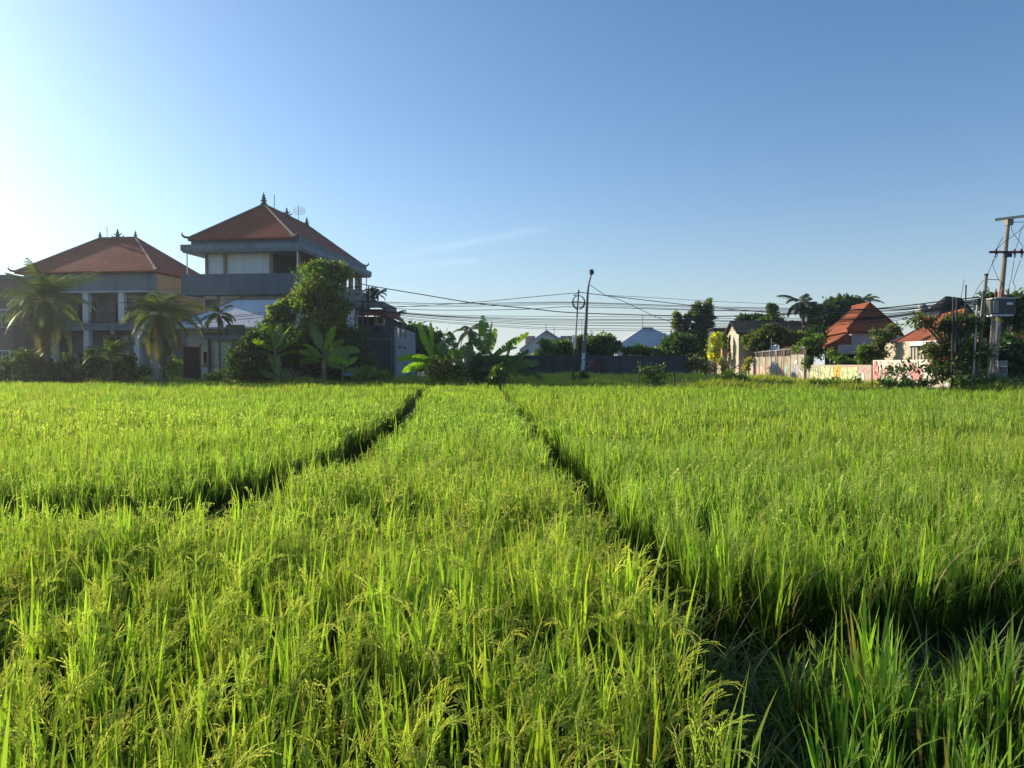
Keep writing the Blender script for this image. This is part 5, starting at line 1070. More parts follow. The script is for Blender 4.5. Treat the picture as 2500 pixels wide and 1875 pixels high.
# ---- dark roofed house with turret
dh = thing('dark_roofed_house', 'house with tall dark grey hip roof behind the flowering tree', 'building', (xat(2330, 74), 74, 1.0))
t1, t2 = P(2310, 725, 76), P(2346, 725, 78); c_ = P(2292, 772, 72); dL = P(2232, 774, 80); dR = P(2392, 760, 76); t2.z = t1.z; c_.z = dL.z = dR.z = P(2292, 772, 72).z
bk = Vector((dR.x - 1, dL.y + 4, c_.z))
rr = MB().shell([c_, dR, bk, dL, t1, t2], [(0, 1, 5, 4), (1, 2, 5), (2, 3, 4, 5), (3, 0, 4)], 0.18).build('roof', M_DTILE, dh)
MB().tube([c_, t1, t2, dR], 0.1, 6).tube([t1, dL], 0.1, 6).build('ridge_cap', M_DTILE, rr)
cc = (c_ + bk) / 2; ii = [p.lerp(Vector((cc.x, cc.y, p.z)), 0.1) for p in (c_, dR, bk, dL)]
MB().hexa([(p.x, p.y, 0.8) for p in ii], [(p.x, p.y, c_.z - 0.1) for p in ii]).build('wall', M_OFFW, dh)
MB().tube([t2, t2 + Vector((0.3, 0, 1.9))], 0.03, 5).build('lightning_rod', M_BLACK, dh)
tw = thing('roof_turret', 'white roof turret with pale dome and rail beside the dark hip roof', 'turret', (xat(2256, 70), 70, 4.0))
fx = Frame(xat(2247, 70), 70, 0); wt = 20 * 70 / F_PX
MB().box(0, wt, 0, 0.9, 2.0, zat(757, 70), fx).build('shaft', M_WHITE, tw); MB().box(-0.08, wt + 0.08, -0.08, 0.98, zat(757, 70) + 0.002, zat(754, 70), fx).build('cornice', M_OFFW, tw)
MB().lathe((fx.x + wt / 2, 70.45, zat(754, 70)), [(0.42, 0), (0.46, 0.12), (0.4, 0.3), (0.24, 0.44), (0.05, 0.5)], 14).build('dome', M_GALV, tw, True)
# ---- orange house cut by the right edge
oe = thing('orange_roofed_house', 'shaded brown orange tiled roof cut by the picture edge behind the transformer', 'building', (xat(2480, 50), 50, 1.0))
a, b_, c, d = P(2425, 838, 47.5), P(2620, 838, 47.5), P(2620, 772, 53), P(2432, 768, 53)
MB().shell([a, b_, c, d], [(0, 1, 2, 3)], 0.16).build('roof', M_OTILE, oe); MB().box(a.x + .3, b_.x - .3, 48.2, 52.6, 0.8, a.z - 0.17).build('wall', M_DSLATE, oe)

# ---- painted boundary walls
def wall_line(p, q, z1, t, mat, name, root, z0_=0.5, side=1):
    p, q = Vector(p), Vector(q); d = (q - p).normalized(); n_ = Vector((d.y, -d.x, 0)) * (-t) * side
    c = [p, q, q + n_, p + n_]
    return MB().hexa([(v.x, v.y, z0_) for v in c], [(v.x, v.y, z1) for v in c]).build(name, mat, root)
def on_wall(p, q, z0_, z1, off):
    p, q = Vector((p[0], p[1], 0)), Vector((q[0], q[1], 0)); d = (q - p).normalized(); n_ = Vector((d.y, -d.x, 0))
    if n_.x > 0: n_ = -n_
    return lambda s, h: p.lerp(q, s) + n_ * off + Vector((0, 0, z0_ + (z1 - z0_) * h))
PAINT = {}
def paint(c, k):
    if k not in PAINT: PAINT[k] = plaster('spray_paint_' + k, c, (0.75, 0.72, 0.7), 0.25)
    return PAINT[k]
PAL = {'lime': (0.66, 0.76, 0.36), 'pink': (0.78, 0.42, 0.38), 'rose': (0.8, 0.3, 0.28), 'white': (0.8, 0.77, 0.7), 'orange': (0.82, 0.45, 0.06), 'lilac': (0.5, 0.36, 0.5), 'mint': (0.32, 0.66, 0.46), 'peach': (0.82, 0.58, 0.42), 'grey': (0.5, 0.5, 0.48), 'dark': (0.12, 0.1, 0.09), 'yellow': (0.78, 0.66, 0.24)}
def blob(w, s, h, rs_, rh, color, root, seed, name='painted_shape', off=0.0, ragged=0.22):
    r_ = random.Random(seed); pts = []
    for i in range(18):
        a = i / 18 * 2 * math.pi; k = 1 + r_.uniform(-ragged, ragged); pts.append(w(min(1, max(0, s + rs_ * k * math.cos(a))), min(0.985, max(0.0, h + rh * k * math.sin(a)))))
    return MB().poly(pts).build(name, paint(PAL[color], color), root)
def brush(w, pts, width, L, H, color, root, name='painted_stroke'):
    b = MB()
    for (s0, h0), (s1, h1) in zip(pts, pts[1:]):
        dx, dh = (s1 - s0) * L, (h1 - h0) * H; l = math.hypot(dx, dh) + 1e-6; nx, nh = -dh / l * width / L, dx / l * width / H
        ex_, eh = dx / l * width / L * .5, dh / l * width / H * .5
        cl = lambda s, h: w(min(1, max(0, s)), min(.985, max(0, h)))
        b.poly([cl(s0 - ex_ - nx, h0 - eh - nh), cl(s1 + ex_ - nx, h1 + eh - nh), cl(s1 + ex_ + nx, h1 + eh + nh), cl(s0 - ex_ + nx, h0 - eh + nh)])
    return b.build(name, paint(PAL[color], color), root)
# panel wall
pA, pB = (xat(1841, 72), 72.0, 0), (xat(1964, 62.5), 62.5, 0)
W1 = thing('panel_wall', 'tall stained concrete panel wall with faded pink and white graffiti', 'wall', (23, 66, 1.0))
NP = 8; zt = 2.78
for k in range(NP):
    a, b_ = Vector(pA).lerp(Vector(pB), k / NP + 0.006), Vector(pA).lerp(Vector(pB), (k + 1) / NP - 0.006)
    wall_line(a, b_, zt + (0.12 if k >= 6 else 0.0) + random.uniform(-.02, .02), 0.12, M_PANELC, 'panel', W1)
    if k: 
        c = Vector(pA).lerp(Vector(pB), k / NP); MB().box(c.x + 0.02, c.x + 0.16, c.y - 0.1, c.y + 0.1, 0.5, zt - 0.03).build('post', M_CONC, W1)
w = on_wall(pA, pB, 0.9, zt, 0.004)
for i, (s, h_, rs_, rh, c) in enumerate(((.06, .35, .045, .22, 'pink'), (.17, .3, .035, .28, 'peach'), (.2, .2, .03, .2, 'yellow'), (.30, .5, .03, .13, 'rose'), (.33, .3, .045, .2, 'peach'), (.435, .62, .024, .17, 'lilac'), (.40, .55, .02, .2, 'lilac'), (.585, .32, .032, .3, 'rose'), (.66, .42, .022, .2, 'mint'), (.515, .35, .02, .25, 'mint'))):
    if any(abs(s - k / NP) < rs_ * .6 for k in range(NP + 1)): s += 0.012
    blob(w, s, h_, rs_, rh, c, W1, i, ragged=.3)
w = on_wall(pA, pB, 0.9, zt, 0.007)
for i, (s0, k) in enumerate(((.775, 0), (.80, 1), (.825, 0), (.85, 1), (.875, 0))):
    brush(w, [(s0, .2), (s0 + .012, .62), (s0 + .022, .25), (s0 + .03, .58)], 0.09, 13, 1.9, 'white' if k else 'grey', W1)
brush(w, [(.79, .6), (.86, .25)], 0.08, 13, 1.9, 'white', W1); brush(w, [(.89, .5), (.97, .2)], 0.08, 13, 1.9, 'white', W1)
blob(w, .845, .75, .02, .12, 'white', W1, 44)
# beige wall further back
bA, bB = (xat(1744, 80), 80.0, 0), (xat(1839, 72.6), 72.6, 0)
W0 = thing('beige_wall', 'low beige block wall with capped piers under the dry creeper', 'wall', (21.5, 76, 1.0))
wall_line(bA, bB, 2.6, 0.16, M_BEIGE, 'wall', W0)
for k in range(6):
    c = Vector(bA).lerp(Vector(bB), (k + 0.3) / 6); MB().box(c.x - 0.1, c.x + 0.18, c.y - 0.16, c.y + 0.16, 0.5, 2.7).build('pier', M_BEIGE, W0)
ob = thing('gate_pier', 'orange brown masonry pier at the beige house corner', 'pillar', (xat(1770, 73), 73, 1.0))
MB().box(xat(1763, 73), xat(1775, 73), 73, 73.5, 0.6, zat(853, 73)).build('shaft', plaster('terracotta_render', (0.5, 0.28, 0.14)), ob); MB().box(xat(1762, 73), xat(1776, 73), 72.95, 73.55, zat(853, 73) + .003, zat(851, 73)).build('cap', M_CONC, ob)
# corrugated fence on the panel wall
cf = thing('corrugated_fence', 'rusty corrugated sheet fence rising behind the panel wall', 'fence', (24.5, 68, 1.0))
fA, fB = Vector((xat(1838, 73.5), 73.5, 0)), Vector((xat(1966, 63.2), 63.2, 0)); fA.x += .1; NB = 60; cb = MB()
for k in range(NB):
    a, b_ = fA.lerp(fB, k / NB), fA.lerp(fB, (k + 1) / NB); o = 0.05 if k % 2 else 0.0; zt2 = 3.3 + 0.25 * k / NB
    cb.hexa([(a.x + o, a.y, 1.0), (b_.x + o, b_.y, 1.0), (b_.x + o + .05, b_.y, 1.0), (a.x + o + .05, a.y, 1.0)], [(a.x + o, a.y, zt2), (b_.x + o, b_.y, zt2), (b_.x + o + .05, b_.y, zt2), (a.x + o + .05, a.y, zt2)])
cb.build('sheet', M_RUST, cf)
for k in range(7):
    a = fA.lerp(fB, (k + 0.5) / 7); MB().box(a.x - 0.1, a.x - 0.02, a.y - .04, a.y + .04, 1.0, 3.35 + 0.25 * (k + .5) / 7).build('post', M_GALV, cf)
MB().tube([fA + Vector((-.06, 0, 3.2)), fB + Vector((-.06, 0, 3.45))], 0.035, 6).build('rail', M_GALV, cf)
# satellite dishes
def dish(label, px, py, Y, r, aim, base_z, mat):
    c = P(px, py, Y); root = thing('satellite_dish', label, 'satellite dish', (c.x, c.y + 0.3, base_z))
    a = Vector(aim).normalized(); q = a.to_track_quat('Z', 'Y'); m = MB(); pr = [(0.02, 0), (0.35 * r, 0.02 * r), (0.7 * r, 0.1 * r), (r, 0.22 * r), (r * 1.03, 0.24 * r), (0.98 * r, 0.19 * r), (0.7 * r, 0.07 * r), (0.02, -0.03 * r)]
    m.lathe((0, 0, 0), pr, 28); m.v = [tuple(c + q @ Vector(v)) for v in m.v]; m.build('reflector', mat, root, True)
    MB().tube([c - a * 0.05, c - a * 0.25, (c.x, c.y + 0.3, base_z)], 0.05, 6).build('mast', M_GALV, root)
    f = c + a * r * 0.9; MB().tube([c + q @ Vector((r * .9, 0, .2 * r)), f], 0.02, 5).tube([c + q @ Vector((-r * .6, r * .6, .2 * r)), f], 0.02, 5).lathe(f, [(0.05, -0.06), (0.07, 0), (0.05, 0.07)], 8).build('feed_horn', M_GALV, root)
dish('large pale grey satellite dish above the corrugated fence', 1894, 849, 66.5, 0.3, (-0.35, -1, 0.75), 1.5, M_WMET)
dish('small dish half hidden behind the little orange roof', 1916, 847, 73.0, 0.26, (0.2, -1, 0.7), 1.5, M_GALV)
pm = thing('thin_mast', 'thin pale mast standing left of the satellite dish', 'mast', (xat(1883, 67.5), 67.5, 1.2)); MB().tube([(xat(1883, 67.5), 67.5, 1.2), (xat(1883, 67.5), 67.5, zat(826, 67.5))], 0.035, 6).build('pole', M_GALV, pm)
# lime graffiti wall
gA, gB = (xat(1967, 61.8), 61.8, 0), (xat(2129, 50.2), 50.2, 0)
W2_ = thing('graffiti_wall', 'low plastered wall with big lime green bubble letters', 'wall', (23, 56, 1.0))
wall_line(gA, gB, 2.08, 0.16, plaster('pinkish_plaster', (0.5, 0.4, 0.32), (0.75, 0.7, 0.66), 0.35), 'wall', W2_); MB().box(0, 0.01, 0, .01, 0, .01) 
w = on_wall(gA, gB, 0.9, 2.08, 0.01); LG = (Vector(gB) - Vector(gA)).length; dg = (Vector(gB) - Vector(gA)).normalized()
def letters(txt, s0, s1, h0, h1, c, off, bold, root, w, name, L, d):
    return text_obj(name, txt, root, paint(PAL[c], c), w(s0, h0), d, (0, 0, 1), (s1 - s0) * L, (w(0, h1).z - w(0, h0).z), off, bold)
for txt, s0, s1, h0, h1 in (('WAB', .085, .22, .06, .86), ('SNKA', .27, .49, .02, .98), ('OMKE', .575, .82, .03, .9)):
    letters(txt, s0 - .006, s1 + .006, h0 - .0, h1 + .0, 'dark', 0.0, 0.075, W2_, w, 'letter_outline', LG, dg)
    letters(txt, s0, s1, h0 + .02, h1 - .02, 'lime', 0.004, 0.055, W2_, w, 'lettering', LG, dg)
w = on_wall(gA, gB, 0.9, 2.08, 0.02)
blob(w, .53, .52, .042, .46, 'orange', W2_, 5, ragged=.08); blob(w, .525, .3, .02, .2, 'pink', W2_, 6)
w = on_wall(gA, gB, 0.9, 2.08, 0.026)
blob(w, .765, .55, .012, .14, 'mint', W2_, 7); blob(w, .845, .18, .024, .2, 'mint', W2_, 8); blob(w, .89, .35, .018, .26, 'white', W2_, 9)
brush(w, [(.86, .5), (.90, .8), (.93, .62), (.97, .72)], 0.05, LG, 1.18, 'pink', W2_); brush(w, [(.52, .6), (.54, .6), (.53, .75)], 0.04, LG, 1.18, 'dark', W2_)
# pink floral graffiti wall
hA, hB = (xat(2131, 50.0), 50.0, 0), (xat(2345, 41.8), 41.8, 0)
W3_ = thing('graffiti_wall', 'graffiti wall painted with pink and white petals behind the frangipani', 'wall', (23.3, 46, 1.0))
wall_line(hA, hB, 2.38, 0.16, plaster('cream_paint', (0.78, 0.7, 0.6), (0.8, 0.76, 0.72), 0.3), 'wall', W3_); LH = (Vector(hB) - Vector(hA)).length
rs = random.Random(21); cols = ['pink', 'white', 'peach', 'white', 'pink', 'white', 'peach', 'white', 'rose']
for k in range(34):
    w = on_wall(hA, hB, 0.9, 2.38, 0.004 + 0.0015 * k); s = 0.03 + 0.94 * ((k * 0.618) % 1)
    blob(w, s, rs.uniform(.15, .85), rs.uniform(.014, .045), rs.uniform(.12, .34), cols[k % len(cols)], W3_, 60 + k, 'painted_petal', ragged=.16)
w = on_wall(hA, hB, 0.9, 2.38, 0.06)
for k in range(5): a = k / 5 * 6.28 + .3; blob(w, .045 + .022 * math.cos(a), .5 + .27 * math.sin(a), .017, .2, 'rose' if k % 2 else 'pink', W3_, 120 + k, 'painted_petal')
w = on_wall(hA, hB, 0.9, 2.38, 0.064)
brush(w, [(.45, .95), (.55, .7), (.6, .3), (.58, .05)], 0.07, LH, 1.48, 'rose', W3_); brush(w, [(.1, .98), (.13, .5), (.125, .1)], 0.04, LH, 1.48, 'grey', W3_); brush(w, [(.2, .98), (.24, .55), (.3, .35)], 0.04, LH, 1.48, 'lilac', W3_); brush(w, [(.47, .45), (.50, .2), (.47, .1)], 0.08, LH, 1.48, 'grey', W3_)
brush(w, [(.78, .7), (.84, .45), (.9, .35), (.97, .15)], 0.14, LH, 1.48, 'rose', W3_)
# ------------------------------------------------------------------ poles, lamp, cables
def pole(root, pts, rad, mat, name='pole', n=10): return MB().tube(pts, rad, n, mat).build(name, mat, root, False)
# street lamp
YL = 51.5
L = [P(px, py, YL) for px, py in ((1421, 931), (1425, 860), (1430, 799), (1435, 711), (1438, 691), (1443.4, 671))]
lamp = thing('street_lamp', 'tall tapering street lamp leaning with one round lamp head', 'street lamp', L[0])
M_LAMP = plaster('lamp_grey_paint', (0.16, 0.17, 0.21), (0.6, 0.55, 0.5), 0.4, 0.6); M_TEAL = plaster('teal_wrap', (0.16, 0.3, 0.36), (0.5, 0.6, 0.65), 0.5)
pole(lamp, [L[0] - Vector((0, 0, .4)), L[1], L[2], L[3], L[4], L[5]], [0.15, 0.13, 0.115, 0.075, 0.055, 0.05], M_LAMP)
wr = [L[0].lerp(L[1], .05), L[0].lerp(L[1], .98)]; pole(lamp, wr, [0.156, 0.139], M_TEAL, 'wrap', 12)
c = P(1444, 665, YL); MB().lathe(c, [(0.04, 0.2), (0.1, 0.19), (0.155, 0.1), (0.17, 0.0), (0.15, -0.09), (0.1, -0.14), (0.04, -0.15)][::-1], 14).build('lamp_head', M_BLACK, lamp, True)
MB().lathe(c + Vector((-0.09, -0.1, -0.06)), [(0.02, -0.07), (0.07, -0.04), (0.075, 0.02), (0.03, 0.06)], 10).build('lens', M_GALV, lamp, True)
rs = random.Random(5)
for k, t in enumerate((0.28, .4, .52, .63, .75, .86)):
    q = L[0].lerp(L[1], t) + Vector((-0.10, -0.165, 0)); text_obj('lettering', 'SRGAPE'[k], lamp, M_WMET, q, (1, 0, 0), (0.05, 0, 1), 0.2, 0.2, 0.004, 0.03)
# ring pole
YR = 50.8
b0, b1 = P(1398, 931, YR), P(1413, 707, YR)
rp = thing('utility_pole', 'thin banded black and white pole carrying a coil ring of cable', 'utility pole', b0)
for a, b_, m, r in ((-.05, .36, M_BLACK, .075), (.36, .7, plaster('faded_white_paint', (0.55, 0.55, 0.58)), .062), (.7, 1.0, M_BLACK, .05)):
    pole(rp, [b0.lerp(b1, a), b0.lerp(b1, b_)], [r, r * .93], m, 'pole' if a < 0 else 'pole_section')
rc = P(1412.5, 738, YR - .08); rb = MB()
for k, (rr, dz) in enumerate(((.40, 0), (.37, .03), (.425, -.02))):
    rb.tube([rc + Vector((rr * 0.96 * math.cos(t), -0.04 - .02 * k, dz + rr * 1.05 * math.sin(t))) for t in [i * math.pi / 14 for i in range(29)]], 0.022, 6)
rb.build('cable_coil', M_WIRE, rp)
MB().tube([P(1397, 736, YR - .06), P(1427, 738, YR - .06)], 0.025, 6).tube([P(1409, 714, YR - .06), P(1418, 714, YR - .06)], 0.03, 6).build('bracket', M_BLACK, rp)
sp = b0.lerp(b1, .44); MB().box(sp.x - .2, sp.x - .075, YR - .12, YR + .02, P(0, 836, YR).z, P(0, 818, YR).z).build('box', M_WMET, rp)
# concrete pole and thin dark poles by the terrace building
def simple_pole(name, label, px0, py0, px1, py1, Y, r0, r1, mat, group=None, cat='pole', extra=None):
    a, b_ = P(px0, py0, Y), P(px1, py1, Y); a.z = max(G(a.x, Y), 0.3) if py0 > 905 else a.z
    root = thing(name, label, cat, a, group); pole(root, [a - Vector((0, 0, .2)), a.lerp(b_, .5), b_], [r0, (r0 + r1) / 2, r1], mat); 
    MB().lathe(b_, [(r1 * 1.15, -0.06), (r1 * 1.2, 0.0), (r1 * .8, .04)], 10).build('cap', M_BLACK, root)
    if extra: extra(root, a, b_)
    return root
def straps(root, a, b_):
    for t in (.55, .72, .86, .93):
        q = a.lerp(b_, t); MB().lathe(q, [(0.125, -.05), (0.14, -.03), (0.14, .03), (0.125, .05)], 10).build('strap', M_BLACK, root)
        MB().tube([q + Vector((.1, 0, 0)), q + Vector((.35, -.05, .05))], .025, 5).build('hook', M_BLACK, root)
simple_pole('utility_pole', 'grey concrete utility pole between tall tree and veranda end', 868, 930, 872, 683, 58.2, .16, .1, M_POLEC, None, 'utility pole', straps)
simple_pole('utility_pole', 'thin dark pipe pole nearest the shaded terrace front', 893, 930, 900, 700, 58.6, .06, .05, M_BLACK, None, 'utility pole')
simple_pole('utility_pole', 'dark creeper covered pipe pole right beside the concrete pole', 884, 930, 886, 735, 58.0, .09, .07, M_DSLATE, None, 'utility pole')
# right: transformer pole
YP = 42.0
p0, p1 = P(2421, 934, YP), P(2462, 536, YP); p0.z = G(p0.x, YP)
tp_ = thing('transformer_pole', 'tall leaning concrete power pole with two crossarms and grey transformer', 'power pole', p0)
pole(tp_, [p0 - Vector((0, 0, .3)), p0.lerp(p1, .35), p0.lerp(p1, .7), p1], [.175, .155, .125, .095], M_POLEC, 'pole', 12)
a, b_ = P(2428, 537, YP - .2), P(2530, 524, YP - .9)
ta = MB(); d = (b_ - a).normalized(); s_ = Vector((-d.y, d.x, 0)) * .06
ta.hexa([a - s_ - Vector((0, 0, .06)), b_ - s_ - Vector((0, 0, .06)), b_ + s_ - Vector((0, 0, .06)), a + s_ - Vector((0, 0, .06))], [a - s_ + Vector((0, 0, .07)), b_ - s_ + Vector((0, 0, .07)), b_ + s_ + Vector((0, 0, .07)), a + s_ + Vector((0, 0, .07))])
ta.build('crossarm', plain('pale_steel', (0.55, 0.5, 0.4), 0.5, .3), tp_)
MB().box(p1.x - .14, p1.x + .17, YP - .17, YP + .17, p1.z - .3, p1.z + .02).build('pole_cap', M_POLEC, tp_)
a, b_ = P(2415, 615.5, YP - .22), P(2560, 622, YP - .22); MB().box(a.x, b_.x, YP - .28, YP - .17, a.z - .055, a.z + .055).build('crossarm', M_BLACK, tp_)
pc = p0.lerp(p1, .76); MB().box(pc.x - .17, pc.x + .22, YP - .3, YP - .16, P(0, 629, YP).z, a.z - .058).build('clamp', M_BLACK, tp_)
M_INS = plain('red_brown_insulator', (0.28, 0.06, 0.05), 0.35)
for px in (2432, 2477, 2494):
    q = P(px, 615, YP - .3); f_ = MB().lathe(q, [(.03, -.14), (.06, -.12), (.05, -.06), (.085, -.03), (.05, 0), (.085, .03), (.05, .06), (.07, .1), (.03, .16)], 10).build('insulator', M_INS, tp_)
    MB().tube([q + Vector((-.04, -.05, -.05)), q + Vector((-.08, -.08, -.3)), q + Vector((-.02, -.06, -.33)), q + Vector((.05, -.05, -.1))], .02, 5).build('fuse_arm', M_BLACK, f_)
# transformer
tx0, tx1, ty = P(2434, 750, YP - .75).x, P(2480, 750, YP - .75).x, YP - .75
z1_, z0_ = P(0, 729, ty).z, P(0, 767, ty).z
tr = MB().box(tx0 + .12, tx1, ty, ty + .75, z0_, z1_).build('transformer', plain('transformer_grey', (0.05, 0.058, 0.058), .5), tp_)
fins = MB()
for k in range(7): fins.box(tx0 - .16, tx0 + .118, ty + .03 + k * .1, ty + .07 + k * .1, z0_ + .06, z1_ - .04)
fins.build('cooling_fins', plain('fin_grey', (0.28, 0.29, 0.27), .5), tr)
MB().box(tx0 - .1, tx1 + .05, ty - .03, ty + .8, z1_ + .003, z1_ + .06).build('lid', M_GALV, tr)
MB().box(tx0 + .5, tx0 + .82, ty - .02, ty - .003, z1_ - .32, z1_ - .2).build('plate', M_WMET, tr)
for k in range(6):
    q = Vector((tx0 + .1 + k * .16, ty + .3 + .2 * (k % 2), z1_ + .06)); MB().lathe(q, [(.05, 0), (.055, .06), (.035, .1), (.06, .16), (.035, .22), (.055, .28), (.03, .34), (.02, .44), (.012, .52)], 8).build('bushing', M_INS, tr)
MB().box(tx0 - .12, tx1 - .1, ty + .02, ty + .7, z0_ - .1, z0_ - .003).build('platform', M_GALV, tp_)
yb_ = P(2436, 782, ty - .05); MB().box(yb_.x - .07, yb_.x + .09, ty - .1, ty - .08, yb_.z - .1, yb_.z + .12).build('warning_plate', plain('yellow_enamel', (0.8, 0.55, 0.02), .4), tp_)
MB().box(yb_.x - .06, yb_.x + .08, ty - .1, ty - .08, yb_.z - .32, yb_.z - .106).build('notice', plain('pale_violet_paper', (0.55, 0.5, 0.65), .7), tp_)
for k, px in enumerate((2414, 2418, 2422.5, 2426)):
    q, e = P(px - 4.5 - k, 933, YP - .35), P(px + 9 - k, 757 + 6 * k, YP - .35); q.z = G(q.x, YP); MB().tube([q, e], .027, 7).build('conduit', plaster('spotted_pvc', (0.5, 0.48, 0.42), (0.3, 0.3, 0.3), .8), tp_)
cm = P(2450, 905, YP - .5); cab = thing('meter_cabinet', 'grey meter cabinet with dark window at the transformer pole foot', 'cabinet', (cm.x, cm.y, G(cm.x, cm.y)))
cx0, cx1 = P(2438, 900, YP - .5).x, P(2460, 900, YP - .5).x; zc0, zc1 = P(0, 925, YP - .5).z, P(0, 880, YP - .5).z
MB().box(cx0, cx1, YP - .5, YP - .2, zc0, zc1).build('body', plain('cabinet_grey', (0.26, 0.26, 0.25), .6), cab)
MB().box(cx0 + .09, cx1 - .1, YP - .53, YP - .503, zc0 + .3, zc0 + .62).build('window', M_GLASS, cab); MB().box(cx0 + .06, cx1 - .07, YP - .56, YP - .503, zc0 + .64, zc0 + .68).build('ledge', M_WMET, cab)
MB().box(cx0 + .02, cx0 + .1, YP - .45, YP - .35, zc0 - .35, zc0 - .002).box(cx1 - .1, cx1 - .02, YP - .45, YP - .35, zc0 - .35, zc0 - .002).build('leg', M_GALV, cab)
bk_ = P(2423, 925, YP - .6); bkt = thing('plastic_sack', 'pale plastic sack at the foot of the conduits', 'sack', (bk_.x, bk_.y, G(bk_.x, bk_.y)))
MB().lathe((bk_.x, bk_.y, G(bk_.x, bk_.y) + .05), [(.1, 0), (.16, .08), (.17, .25), (.12, .38), (.06, .44), (.09, .5)], 10).build('sack', plain('pale_plastic', (0.5, 0.52, 0.58), .4), bkt, True)
GP = 'poles and pipes at the right roadside'
def strap2(root, a, b_):
    for t in (.45, .8): MB().lathe(a.lerp(b_, t), [(.13, -.04), (.15, -.02), (.15, .02), (.13, .04)], 10).build('strap', M_BLACK, root)
simple_pole('utility_pole', 'shorter leaning concrete pole tied to the transformer pole', 2380, 930, 2408, 670, 41.6, .135, .09, M_POLEC, GP, 'utility pole', strap2)
simple_pole('steel_pipe', 'dark pipe with pale cap, nearer the flowering tree of the close pair', 2323, 930, 2328, 727, 40.6, .06, .055, M_BLACK, GP)
simple_pole('steel_pipe', 'dark pipe partner of the close pair, on the transformer side', 2331, 930, 2336, 729, 40.8, .055, .05, M_BLACK, GP)
simple_pole('steel_pipe', 'tallest thin dark pipe rising between pipe pair and concrete pole', 2351, 930, 2358.5, 697, 41.0, .045, .035, M_BLACK, GP)
simple_pole('steel_pipe', 'galvanised pipe with collar leaning before the shorter concrete pole', 2374, 930, 2386, 742, 41.0, .055, .05, M_GALV, GP)
simple_pole('steel_pipe', 'rusty brown pipe strapped beside the shorter concrete pole', 2385, 930, 2401, 712, 41.0, .055, .05, M_RUST, GP)
simple_pole('stake', 'thin dark stake in the grass where both graffiti walls meet', 2129, 944, 2129, 885, 41.4, .035, .03, M_BLACK, None, 'stake')
simple_pole('stake', 'weathered wooden stake with pale broken top in the middle grass', 1650, 946, 1645, 912, 44.6, .07, .06, M_BARK, None, 'stake')
simple_pole('mast', 'thin far mast right of the pyramid roof', 1639, 840, 1638.5, 806, 100, .08, .07, M_RUST, None, 'mast')
simple_pole('mast', 'thin far mast seen just behind the lamp post', 1420, 860, 1420, 781, 96, .05, .04, M_GALV, None, 'mast')
simple_pole('stake', 'bare twig stake beside the open grass frangipani', 1560, 940, 1561, 912, 45.6, .03, .025, M_BARK, None, 'stake')
# blue tarp
tq = thing('blue_tarp', 'crumpled blue tarp in the bushes before the dark tree', 'tarp', P(850, 915, 54.2))
tm = MB(); rs = random.Random(9); N = 9
gv = [[P(836 + 4.2 * i, 918 - 11 * math.sin(math.pi * i / (N - 1)) ** .7 * (j / 4) - rs.uniform(0, 2.5), 54.0 + j * .35) for j in range(5)] for i in range(N)]
for i in range(N - 1):
    for j in range(4): tm.poly([gv[i][j], gv[i + 1][j], gv[i + 1][j + 1], gv[i][j + 1]])
tm.build('sheet', plain('blue_plastic', (0.12, 0.32, 0.55), .45), tq)

# ------------------------------------------------------------------ cables
def cable(label, pts, r=0.02, group='overhead cables strung across the street', name='overhead_cable'):
    """pts: (px, py, Y) along the cable; a smooth sagging tube through them"""
    W = [P(*p) for p in pts]; out = []
    for i in range(len(W) - 1):
        a, b_, c, d = W[max(i - 1, 0)], W[i], W[i + 1], W[min(i + 2, len(W) - 1)]
        for k in range(8):
            t = k / 8; out.append(0.5 * ((2 * b_) + (c - a) * t + (2 * a - 5 * b_ + 4 * c - d) * t * t + (3 * b_ - a - 3 * c + d) * t ** 3))
    out.append(W[-1]); o = MB().tube(out, r, 5).build(name, M_WIRE)
    return tag(o, label, 'cable', group)
cable('thick cable falling from the veranda end across the bananas to the far right pipe', [(873, 690, 58), (905, 698, 57.6), (1030, 719, 56.5), (1155, 739.5, 55.5), (1280, 752, 54.5), (1400, 763.5, 53.5), (1640, 771, 51), (1740, 772.5, 50), (1930, 767, 47), (2155, 752, 44.5), (2313, 734, 42.6), (2388, 726, 42.4)], .032)
cable('cable rising from the concrete pole to the crook beside the ring pole', [(873, 752, 58), (979, 749, 56), (1171, 737, 53), (1390, 716.6, 51), (1400, 721, 50.9), (1411, 722, 50.8)], .02)
cable('cable from the ring pole top down to the dark roof and orange house', [(1413, 713, 50.8), (1479, 721.5, 50.8), (1690, 746, 51), (1750, 752, 51), (1863, 762, 50), (1924, 765.5, 49), (2155, 760, 46), (2330, 741, 42.5)], .024)
cable('slack wire dropping from the upper lamp post to the vine columns', [(1440, 695, 51.5), (1479, 721, 52), (1520, 735, 54), (1601, 773, 60), (1646, 788, 66)], .02)
cable('wire from lamp crook toward the far palms', [(1479, 721, 51), (1600, 727, 55), (1750, 736, 60), (1915, 743, 66)], .014)
LOW = [(734.5, 741, 739, 738, 747, 751.5, 754), (737, 745, 742, 740, 750, 754.5, 757), (744, 749, 745, 743, 755, 757.5, 760), (748, 757, 755, 749, 757, 760, 766),
       (752, 768, 772, 772.5, 775, 778, 770), (753, 770, 777, 779, 780, 783, 772), (755, 771, 780, 781.5, 782, 786, 774), (756, 772, 784, 786, 788, 790, 775), (757, 775, 787, 789, 791, 794, 776), (759, 778, 791, 794, 797, 797, 778), (762, 783, 797, 801, 804, 800, 782), (765, 786, 801, 805, 809, 803, 786)]
